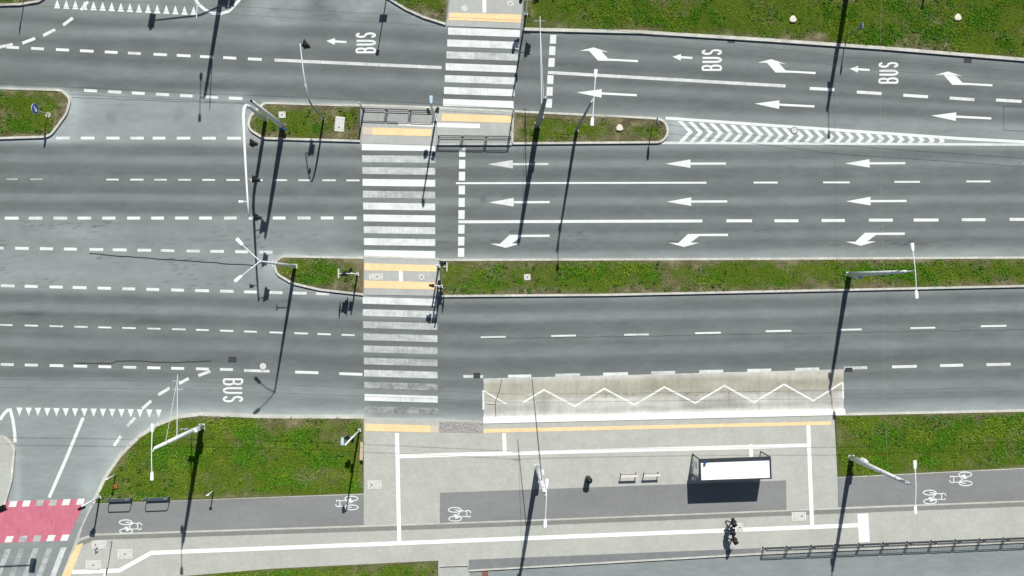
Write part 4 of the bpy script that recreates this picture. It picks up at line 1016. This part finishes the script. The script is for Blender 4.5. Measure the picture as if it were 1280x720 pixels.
def stone(label, x, y):
    mb = MB(); c = G(x,y,.13); pts = []; n = 9
    for k in range(n): a = 2*math.pi*k/n+.3; r = .29*(1+.13*math.cos(3*a-4.7)); pts.append((r*math.cos(a),r*math.sin(a)))
    vs = [c+Vector((p[0]*1.05,p[1]*1.05,-.03)) for p in pts]+[c+Vector((p[0],p[1],.13)) for p in pts]+[c+Vector((p[0]*.85,p[1]*.85,.16)) for p in pts]
    fs = [(l*n+k,l*n+(k+1)%n,(l+1)*n+(k+1)%n,(l+1)*n+k) for l in range(2) for k in range(n)]+[tuple(2*n+k for k in range(n))]
    mb.add(vs, fs); t = mb.build('marker_stone', M['stone']); props(t, label, 'marker stone', 'rounded triangular marker stones')
    mb = MB(); mb.disc(c+Zup*.162, (0,0,1), .07, .01, 12); mb.build('cap', M['covercon'], t)
stone('rounded pale marker stone in the upper median near its right end', 774,160.5)
stone('rounded pale marker stone in the top right grass, the left one of two', 990,25.2)
stone('rounded pale marker stone in the top right grass, the right one of two', 1195.5,23)
# ------------------------------------------------------------------ railings
def railing(name, label, a, b, n, h, z0, mat='darkmetal', grp='pedestrian railings'):
    A = G(*a); B = G(*b); t = thing(name, label, 'railing', (A.x,A.y,z0), grp); d = (B-A).normalized(); L = (B-A).length/n
    for i in range(n+1):
        p = A+d*(L*i); mb = MB(); mb.tube([p+Zup*z0, p+Zup*(z0+h)], .038, 8); mb.disc(p+Zup*(z0+.008), (0,0,1), .08, .016, 10); mb.build('post', M[mat], t)
    for i in range(n):
        p0 = A+d*(L*i+.09); p1 = A+d*(L*(i+1)-.09); mb = MB(); zl, zh, rr = z0+.12, z0+h-.02, .10
        q = []
        for c, a0 in ((p0+d*rr+Zup*(zh-rr),90),(p0+d*rr+Zup*(zl+rr),180),(p1-d*rr+Zup*(zl+rr),270),(p1-d*rr+Zup*(zh-rr),0)):
            for k in range(5): an = math.radians(a0+90*k/4); q.append(c+d*(rr*math.cos(an))+Zup*(rr*math.sin(an)))
        q.append(q[0]); mb.tube(q, .032, 6, False)
        m = 14
        for k in range(m):
            p = p0.lerp(p1,(k+.8)/(m+.6)); mb.tube([p+Zup*zl, p+Zup*zh], .0115, 4, False)
        mb.tube([p0+Zup*(zh-.13), p1+Zup*(zh-.13)], .02, 6, False)
        mb.build('panel', M[mat], t)
railing('pedestrian_railing','dark railing of three panels on the left half of the upper refuge',(454,138.3),(543,141.6),3,1.02,.03)
railing('pedestrian_railing','dark three-panel railing along the lower kerb of the upper refuge, right half',(548.5,172.6),(637.5,173.6),3,1.02,.14)
railing('pedestrian_railing','long dark railing along the service road at the lower right',(953,683.8),(1313,669.6),12,1.0,ZP)
# kerb rail under the long railing
# ------------------------------------------------------------------ bus shelter
def shelter():
    c0 = [G(*p) for p in ((864.3,566.3),(951,563.2),(951.6,590.2),(864.6,593.2))]
    t = thing('bus_shelter','bus shelter with a bright white flat roof in a dark frame','bus shelter',(c0[0].x,c0[0].y,ZP))
    d = (c0[1]-c0[0]).normalized(); n = Vector((-d.y,d.x,0)); ang = math.atan2(d.y,d.x); zt = 2.5
    cen = (c0[0]+c0[1]+c0[2]+c0[3])/4; L = (c0[1]-c0[0]).length; Wd = (c0[0]-c0[3]).length
    mb = MB()
    mb.box(cen+n*(Wd/2-.15)+Zup*zt, L, .30, .16, ang); mb.box(cen-n*(Wd/2-.05)+Zup*zt, L, .10, .16, ang)
    for s in (-1,1): mb.box(cen+d*(s*(L/2-.07))-n*.10+Zup*zt, .14, Wd-.40, .16, ang)
    mb.build('roof_frame', M['darkmetal'], t)
    mb = MB(); mb.box(cen-n*.10+Zup*(zt+.01), L-.28, Wd-.40, .10, ang); mb.build('roof_panel', M['roofwhite'], t)
    for p, k in zip(c0, ((1,-1),(-1,-1),(-1,1),(1,1))):
        q = p+d*(.05*k[0])+n*(.05*k[1]); mb = MB(); mb.box(q+Zup*(ZP+(zt-.08-ZP)/2), .08, .08, zt-.08-ZP, ang); mb.build('post', M['darkmetal'], t)
    def pane(name, a, b, z0=.3, z1=2.25):
        dd = (b-a).normalized(); ln = (b-a).length; nn = Vector((-dd.y,dd.x,0)); m = (a+b)/2
        mb = MB(); mb.frame(m+Zup*((z0+z1)/2), dd, nn, Zup, ln, .012, z1-z0); p = mb.build(name, M['glass'], t)
        mb = MB()
        for z in (z0,z1): mb.frame(m+Zup*z, dd, nn, Zup, ln, .04, .05)
        mb.build('frame', M['darkmetal'], p)
    i3 = c0[3]+d*.1+n*.05; i2 = c0[2]-d*.1+n*.05
    for k in range(3): pane('back_pane', i3.lerp(i2,k/3+.005), i3.lerp(i2,(k+1)/3-.005))
    pane('side_pane', c0[0]+d*.05-n*.1, c0[3]+d*.05+n*.1)
    pane('side_pane', c0[1].lerp(c0[2],.45)-d*.05, c0[2]-d*.05+n*.1)
    mb = MB(); mb.box(cen-n*(Wd/2-.38)+Zup*.57, L*.72, .34, .05, ang); s = mb.build('seat', M['wood2'], t)
    mb = MB()
    for k in (-1,0,1): mb.box(cen-n*(Wd/2-.38)+d*(k*L*.3)+Zup*(ZP+.21), .06, .28, .42, ang)
    mb.build('seat_support', M['darkmetal'], t)
    mb = MB(); mb.box(c0[0]+d*.0-n*.72+Zup*1.25, .06, .5, .7, ang); mb.build('timetable', M['signwhite'], t)
    mb = MB(); q = c0[0]+d*.45-n*.25+Zup*(zt+.28); mb.frame(q, d, n, Zup, .20, .05, .30); mb.box(q-Zup*.24, .05, .05, .14, ang); st_ = mb.build('stop_sign', M['blue'], t)
shelter()
# ------------------------------------------------------------------ litter bin
b = G(734.5,597); t = thing('litter_bin','black round litter bin with a domed lid on the paved stop','litter bin',(b.x,b.y,ZP))
mb = MB(); mb.tube([b+Zup*ZP, b+Zup*(ZP+.06), b+Zup*(ZP+.08), b+Zup*(ZP+.78)], [.20,.20,.235,.255], 24); mb.build('body', M['darkmetal'], t)
for k in range(4):
    a = math.pi/4+math.pi/2*k; mb = MB(); p = b+Vector((.215*math.cos(a),.215*math.sin(a),0)); mb.box(p+Zup*(ZP+.87), .03, .05, .19, a); mb.build('strut', M['darkmetal'], t)
mb = MB(); mb.tube([b+Zup*(ZP+.96), b+Zup*(ZP+.99), b+Zup*(ZP+1.06), b+Zup*(ZP+1.10)], [.27,.27,.19,.06], 24); mb.build('lid', M['black'], t)
mb = MB(); mb.disc(b+Vector((.05,.06,ZP+1.075)), (.3,.3,1), .06, .02, 12); mb.build('ashtray', M['galv'], t)
# ------------------------------------------------------------------ benches
def bench(label, x, y, L, wd, rot, seat_h, mat, back=False):
    b = G(x,y); t = thing('bench', label, 'bench', (b.x,b.y,ZP), 'benches'); r = Matrix.Rotation(rot,3,'Z')
    P = lambda u, v, z: b+r@Vector((u,v,0))+Zup*(ZP+z)
    mb = MB()
    for k in range(4): mb.box(P(0,(-1.5+k)*wd/4,seat_h), L, wd/4-.015, .04, rot)
    mb.build('seat', M[mat], t)
    for s in (-1,1):
        mb = MB(); u = s*(L/2-.09)
        for v in (-1,1): mb.tube([P(u,v*wd*.42,0), P(u,v*wd*.42,seat_h-.03)], .024, 8)
        mb.box(P(u,0,seat_h-.045), .05, wd, .03, rot); mb.box(P(u,0,.02), .05, wd+.06, .03, rot); mb.build('leg', M['darkmetal'], t)
    mb = MB(); mb.box(P(0,0,.13), L-.2, .04, .04, rot); mb.build('stretcher', M['darkmetal'], t)
    if back:
        mb = MB()
        for s in (-1,0,1): mb.tube([P(s*L*.42,-wd*.5-.03,seat_h-.05), P(s*L*.42,-wd*.5-.12,seat_h+.42)], .022, 8)
        mb.build('back_frame', M['darkmetal'], t); mb = MB()
        for k in range(2): mb.box(P(0,-wd*.5-.06-.03*k,seat_h+.2+.16*k), L, .035, .10, rot)
        mb.build('backrest', M[mat], t)
bench('short pale wooden bench on the paved stop, next to the litter bin', 785,592.6,1.42,.20,.03,.66,'wood2')
bench('short pale wooden bench on the paved stop, between its twin and the bus shelter', 813,591.6,1.36,.20,.03,.66,'wood2')
bench('narrow wooden bench with a dark frame on the grass edge beside the lower crossing', 453.2,562.3,1.5,.26,math.radians(88),.46,'wood')
# small brick block under the pavement edge
mb = MB(); c = G(606.5,717); mb.box(c+Zup*.06, .5, .38, .12, .03, .94); mb.box(c+Zup*.125, .3, .2, .012, .03); x = mb.build('brick_block', M['brick']); props(x, 'small red-brown block against the kerb at the bottom edge, right of the pale slab', 'block')

# ------------------------------------------------------------------ people
def person(label, x, y, head_ang, h, stride, jacket, hair_col='hair', pack=None, shoe='black', arm=0.0, trouser='trouser'):
    """a walking figure; head_ang = direction of travel in the plan (radians)"""
    k = h/1.78; base = G(x,y)
    t = thing('person', label, 'person', (base.x,base.y,ZP), 'people walking on the pavement')
    V = []; R = []; E = []; K = []
    def v(p, r, kind, par=None):
        V.append(Vector(p)*k); R.append(r*k if not isinstance(r,tuple) else (r[0]*k,r[1]*k)); K.append(kind)
        if par is not None: E.append((par,len(V)-1))
        return len(V)-1
    # x forward, y left
    pel = v((0,0,.96),(.15,.125),'trouser'); wst = v((.01,0,1.10),(.24,.21),'jacket',pel); ch = v((.01,0,1.30),(.27,.235),'jacket',wst); shb = v((.02,0,1.44),(.21,.16),'jacket',ch)
    nk = v((.03,0,1.52),.056,'skin',shb); hb = v((.05,0,1.60),(.078,.085),'skin',nk); hd = v((.06,0,1.69),(.09,.108),'skin',hb); v((.05,0,1.745),(.065,.075),'skin',hd)
    for s, ph in ((1,1),(-1,-1)):
        f = stride*ph; hp = v((0,.10*s,.92),.095,'trouser',pel)
        if f > 0:
            kn = v((f*.55,.10*s,.52),.062,'trouser',hp); an = v((f*.86,.10*s,.10),.042,'trouser',kn); to = v((f*.86+.17,.11*s,.055),.036,'shoe',an); v((f*.86-.04,.10*s,.045),.04,'shoe',an)
        else:
            kn = v((f*.30+.06,.10*s,.50),.062,'trouser',hp); an = v((f*.95,.10*s,.17),.042,'trouser',kn); to = v((f*.95+.14,.11*s,.06),.036,'shoe',an); v((f*.95-.05,.10*s,.13),.038,'shoe',an)
        sh = v((.02,.205*s,1.40),.125,'jacket',shb); g = -f*.5
        el = v((g*.6-.03,.28*s,1.14),.092,'jacket',sh)
        if arm and s > 0: el = len(V)-1; V[el] = Vector((.12,.27*s,1.17))*k; wr = v((.36,.24*s,1.20),.033,'jacket',el); pd = Vector((.10,0,.02))
        else: wr = v((g*1.2+.06,.26*s,.90),.033,'jacket',el); pd = Vector((.03,0,-.10))
        w0 = V[wr]/k; pm = v(w0+pd*.75,(.024,.036),'skin',wr); p0 = V[pm]/k
        side = Vector((1,0,0)) if pd.z < -.05 else Vector((0,1,0))
        for j, ln in enumerate((.062,.072,.068,.052)):
            o = side*(.021*(1.5-j)); a = v(p0+o+pd*.35,.0095,'skin',pm); b_ = v(p0+o+pd*.35+pd.normalized()*ln*.55+Vector((0,-.012*s,0)),.0085,'skin',a); v(p0+o+pd*.35+pd.normalized()*ln*.9+Vector((0,-.03*s,0)),.0075,'skin',b_)
        a = v(p0-pd*.3+side*.035+Vector((0,-.012*s,0)),.011,'skin',pm); v(p0+side*.05+Vector((0,-.02*s,0))+pd*.2,.009,'skin',a)
    me = bpy.data.meshes.new('person_body'); me.from_pydata(V, E, []); o = bpy.data.objects.new('body', me); COL.objects.link(o)
    md = o.modifiers.new('skin','SKIN'); md.use_smooth_shade = True; sv = me.skin_vertices[0].data
    for i, r in enumerate(R): sv[i].radius = r if isinstance(r,tuple) else (r,r)
    sv[0].use_root = True
    o.modifiers.new('sub','SUBSURF').levels = 1; o.modifiers['sub'].render_levels = 1
    dg = bpy.context.evaluated_depsgraph_get(); dg.update(); nm = bpy.data.meshes.new_from_object(o.evaluated_get(dg))
    bpy.data.objects.remove(o); bpy.data.meshes.remove(me)
    nm.materials.clear(); order = ['skin','jacket','trouser','shoe']
    for mm in (M['skin'], M[jacket], M[trouser], M['shoewhite'] if shoe == 'white' else M['black']): nm.materials.append(mm)
    seg = [(V[a],V[b],K[b]) for a, b in E]
    P0 = np.array([s[0] for s in seg]); P1 = np.array([s[1] for s in seg])
    for f in nm.polygons:
        c = np.array(f.center); d = P1-P0; tt = np.clip(((c-P0)*d).sum(1)/np.maximum((d*d).sum(1),1e-9),0,1)
        q = P0+d*tt[:,None]; i = int(np.argmin(((q-c)**2).sum(1))); kd = seg[i][2]
        if kd == 'skin' and c[2] > 1.0*k and c[2] < 1.49*k and abs(c[1]) < .2*k: kd = 'jacket'
        f.material_index = order.index(kd); f.use_smooth = True
    body = bpy.data.objects.new('body', nm); COL.objects.link(body); body.parent = t; body.location = (0,0,0); OFF[body.name] = Vector((0,0,0))
    body.data.update()
    hz = 1.70*k
    def cap(name, cx, cz, rx, ry, rz, zmin, mat, back=True):
        vs = []; fs = []; nu, nv = 16, 10
        for i in range(nv+1):
            th = math.pi*i/nv*.74
            for j in range(nu):
                ph = 2*math.pi*j/nu; xx = math.sin(th)*math.cos(ph); sag = -.25*max(0,-xx)*(i/nv)
                vs.append((cx+rx*xx, ry*math.sin(th)*math.sin(ph), cz+rz*math.cos(th)+rz*sag+ (rz*.55*max(0,xx)*(i/nv))))
        for i in range(nv):
            for j in range(nu): fs.append((i*nu+j,(i+1)*nu+j,(i+1)*nu+(j+1)%nu,i*nu+(j+1)%nu))
        m_ = bpy.data.meshes.new(name); m_.from_pydata(vs,[],fs); m_.materials.append(M[mat]); m_.polygons.foreach_set('use_smooth',[True]*len(m_.polygons)); q = bpy.data.objects.new(name,m_); COL.objects.link(q); q.parent = t; return q
    cap('hair', .035*k, 1.69*k, .135*k, .125*k, .13*k, 0, hair_col)
    def blobm(name, cs, rs, mat):
        mb = MB()
        for (cx,cy,cz), r in zip(cs, rs):
            vs = []; fs = []
            for i in range(7):
                th = math.pi*i/6
                for j in range(10): ph = 2*math.pi*j/10; vs.append((cx+r[0]*math.sin(th)*math.cos(ph), cy+r[1]*math.sin(th)*math.sin(ph), cz+r[2]*math.cos(th)))
            for i in range(6):
                for j in range(10): fs.append((i*10+j,(i+1)*10+j,(i+1)*10+(j+1)%10,i*10+(j+1)%10))
            mb.add([(p[0]*k,p[1]*k,p[2]*k) for p in vs], fs)
        m_ = bpy.data.meshes.new(name); m_.from_pydata(mb.v,[],mb.f); m_.materials.append(M[mat]); m_.polygons.foreach_set('use_smooth',[True]*len(m_.polygons)); q = bpy.data.objects.new(name,m_); COL.objects.link(q); q.parent = t
    blobm('nose', [(.148,0,1.655)], [(.02,.014,.026)], 'skin')
    blobm('ear', [(.05,.088,1.66),(.05,-.088,1.66)], [(.022,.012,.032)]*2, 'skin')
    blobm('eye', [(.133,.032,1.685),(.133,-.032,1.685)], [(.010,.013,.009)]*2, 'black')
    blobm('mouth', [(.136,0,1.613)], [(.008,.024,.006)], 'redcloth')
    if pack: blobm('hood', [(-.06,0,1.47),(-.03,.06,1.49),(-.03,-.06,1.49)], [(.08,.10,.06),(.06,.06,.05),(.06,.06,.05)], pack)
    t.rotation_euler = (0,0,head_ang); return t
person('person in black walking at the head of the three, nearest the bus shelter', 911,648.5, math.radians(-4), 1.80, .30, 'jacketblack')
person('person in navy with white shoes walking in the middle of the three', 909.5,659, math.radians(2), 1.76, .34, 'jacketnavy', shoe='white')
person('person in black with a red hood walking nearest the service road railing', 912.5,670, math.radians(3), 1.80, .28, 'jacketblack', pack='redcloth')

# ------------------------------------------------------------------ grass: uncountable blades on the verges, one mesh
HOLES = [(425,155.5,7,10.5),(353.3,144,5.2,5),(659,346.5,5.2,5),(774,160.5,5,5),(990,25,5,5),(1195.5,23,5,5),(145,607.5,4,4)]
TV = []; TC = []
for poly, z, dry in VERGES:
    P = np.array(poly, float); x0, y0 = np.maximum(P.min(0), (-90,-110)); x1, y1 = np.minimum(P.max(0), (1370,800))
    area = (x1-x0)*(y1-y0)/S/S; n = int(area*GRASS)
    px = RNG.uniform(x0, x1, n); py = RNG.uniform(y0, y1, n)
    m = inside(px, py, poly); px = px[m]; py = py[m]; ed = edge_dist(px, py, poly)
    big = vnoise(px/34, py/26, 51)*.6+vnoise(px/11, py/9, 52)*.4
    dryv = dryness(px, py, ed, dry)
    dens = np.clip(1.02-.8*dryv, .3, 1)*smooth(ed, 1.0, 4.5)
    for hx_, hy_, ax_, ay_ in HOLES: dens = dens*~((abs(px-hx_) < ax_) & (abs(py-hy_) < ay_))
    m = RNG.random(len(px)) < dens; px = px[m]; py = py[m]; big = big[m]; dryv = dryv[m]; ed = ed[m]; n = len(px)
    lush = smooth(big, .46, .64)
    nb = 5
    wx = np.repeat((px-640)/S, nb)+RNG.normal(0,.035,n*nb); wy = np.repeat((360-py)/S, nb)+RNG.normal(0,.035,n*nb)
    hgt = np.repeat(.04+.05*RNG.random(n)+.055*lush, nb)*RNG.uniform(.6,1.2,n*nb); az = RNG.uniform(0,2*np.pi,n*nb); le = RNG.uniform(.35,1.25,n*nb)*hgt
    wd = RNG.uniform(.010,.022,n*nb)*(1+np.repeat(lush,nb)*.7)
    ca, sa = np.cos(az), np.sin(az); b0 = np.stack([wx-sa*wd, wy+ca*wd, np.full(n*nb, z)], 1); b1 = np.stack([wx+sa*wd, wy-ca*wd, np.full(n*nb, z)], 1)
    tp = np.stack([wx+ca*le, wy+sa*le, z+hgt], 1); TV.append(np.stack([b0,b1,tp],1).reshape(-1,3))
    g0 = np.array([.145,.245,.014]); gl = np.array([.095,.25,.010]); gy_ = np.array([.23,.31,.026]); gd = np.array([.27,.24,.125])
    yel = smooth(vnoise(px/20+9, py/16, 54), .45, .8)
    c = g0*(1-lush[:,None])+gl*lush[:,None]; c = c*(1-.7*yel[:,None])+gy_*.7*yel[:,None]; c = c*(1-.75*dryv[:,None])+gd*.75*dryv[:,None]
    c = np.repeat(c, nb, 0)*RNG.uniform(.75,1.25,(n*nb,1)); TC.append(np.repeat(c, 3, 0))
TV = np.concatenate(TV); TC = np.concatenate(TC); nt_ = len(TV)//3
me = bpy.data.meshes.new('grass'); me.vertices.add(len(TV)); me.vertices.foreach_set('co', TV.ravel().astype(np.float32))
me.loops.add(len(TV)); me.loops.foreach_set('vertex_index', np.arange(len(TV), dtype=np.int32)); me.polygons.add(nt_); me.polygons.foreach_set('loop_start', np.arange(0,len(TV),3,dtype=np.int32))
me.update(calc_edges=True)
ca_ = me.color_attributes.new('tint','FLOAT_COLOR','POINT'); ca_.data.foreach_set('color', np.concatenate([TC, np.ones((len(TC),1))],1).ravel().astype(np.float32))
me.materials.append(M['blade']); o = bpy.data.objects.new('grass', me); COL.objects.link(o); props(o, kind='stuff')
print('grass blades', nt_)
# broad-leaved weeds: uncountable rosettes
WV = []; WF = []; WC = []
wn = 0
for poly, z, dry in VERGES:
    P = np.array(poly, float); x0, y0 = np.maximum(P.min(0), (-60,-60)); x1, y1 = np.minimum(P.max(0), (1340,780))
    n = int((x1-x0)*(y1-y0)/S/S*2.2); px = RNG.uniform(x0,x1,n); py = RNG.uniform(y0,y1,n); m = inside(px,py,poly); px = px[m]; py = py[m]
    m = (edge_dist(px,py,poly) > 4) & (vnoise(px/30,py/22,61) > .52)
    for hx_, hy_, ax_, ay_ in HOLES: m &= ~((abs(px-hx_) < ax_+2) & (abs(py-hy_) < ay_+2))
    px = px[m]; py = py[m]
    for x, y in zip(px, py):
        c = G(x,y,z+.03); R0 = random.uniform(.06,.2); L = random.randint(6,11); tint = np.array([.055,.135,.014])*random.uniform(.7,1.4)
        for j in range(L):
            a = 2*math.pi*j/L+random.uniform(-.3,.3); r = R0*random.uniform(.7,1.2); w = r*.28; d = Vector((math.cos(a),math.sin(a),0)); s = Vector((-d.y,d.x,0)); hz = random.uniform(.03,.12)
            i0 = len(WV); WV += [c, c+d*r*.55+s*w+Zup*hz, c+d*r+Zup*hz*.7, c+d*r*.55-s*w+Zup*hz]; WF.append((i0,i0+3,i0+2,i0+1)); WC += [(*(tint*random.uniform(.8,1.2)),1)]*4
o = link('weeds', WV, WF, M['blade']); ca_ = o.data.color_attributes.new('tint','FLOAT_COLOR','POINT'); ca_.data.foreach_set('color', np.array(WC,np.float32).ravel()); props(o, kind='stuff')

# ------------------------------------------------------------------ light, sky, camera
sd = bpy.data.lights.new('sun','SUN'); sd.energy = SUN; sd.angle = math.radians(.55); sd.color = (1,.985,.935)
so = bpy.data.objects.new('sun', sd); COL.objects.link(so)
tosun = Vector((.161,.986,1.0)).normalized(); so.rotation_euler = (-tosun).to_track_quat('-Z','Y').to_euler(); so.location = (0,0,60)
w = bpy.data.worlds.new('World'); scene.world = w; w.use_nodes = True; nt = w.node_tree; bg = nt.nodes['Background']
sky = nt.nodes.new('ShaderNodeTexSky'); sky.sky_type = 'NISHITA'; sky.sun_disc = False; sky.sun_elevation = math.asin(tosun.z); sky.sun_rotation = math.atan2(tosun.x, tosun.y)
nt.links.new(sky.outputs[0], bg.inputs['Color']); bg.inputs['Strength'].default_value = SKY
cam = bpy.data.cameras.new('camera'); co = bpy.data.objects.new('camera', cam); COL.objects.link(co); scene.camera = co
co.location = (X(NX), Y(NY), CAMH); co.rotation_euler = (0,0,0); cam.sensor_fit = 'HORIZONTAL'; cam.sensor_width = 36
view_w = 1280/S; cam.lens = 36*CAMH/view_w; cam.shift_x = -X(NX)/view_w; cam.shift_y = -Y(NY)/view_w; cam.clip_end = 2500; cam.clip_start = .5
scene.view_settings.view_transform = 'Standard'; scene.view_settings.look = 'None'; scene.view_settings.exposure = EXP; scene.view_settings.gamma = 1; scene.view_settings.use_curve_mapping = False
scene.render.engine = 'CYCLES'; scene.cycles.max_bounces = 5; scene.cycles.diffuse_bounces = 2; scene.cycles.use_denoising = DENOISE
scene.render.film_transparent = False
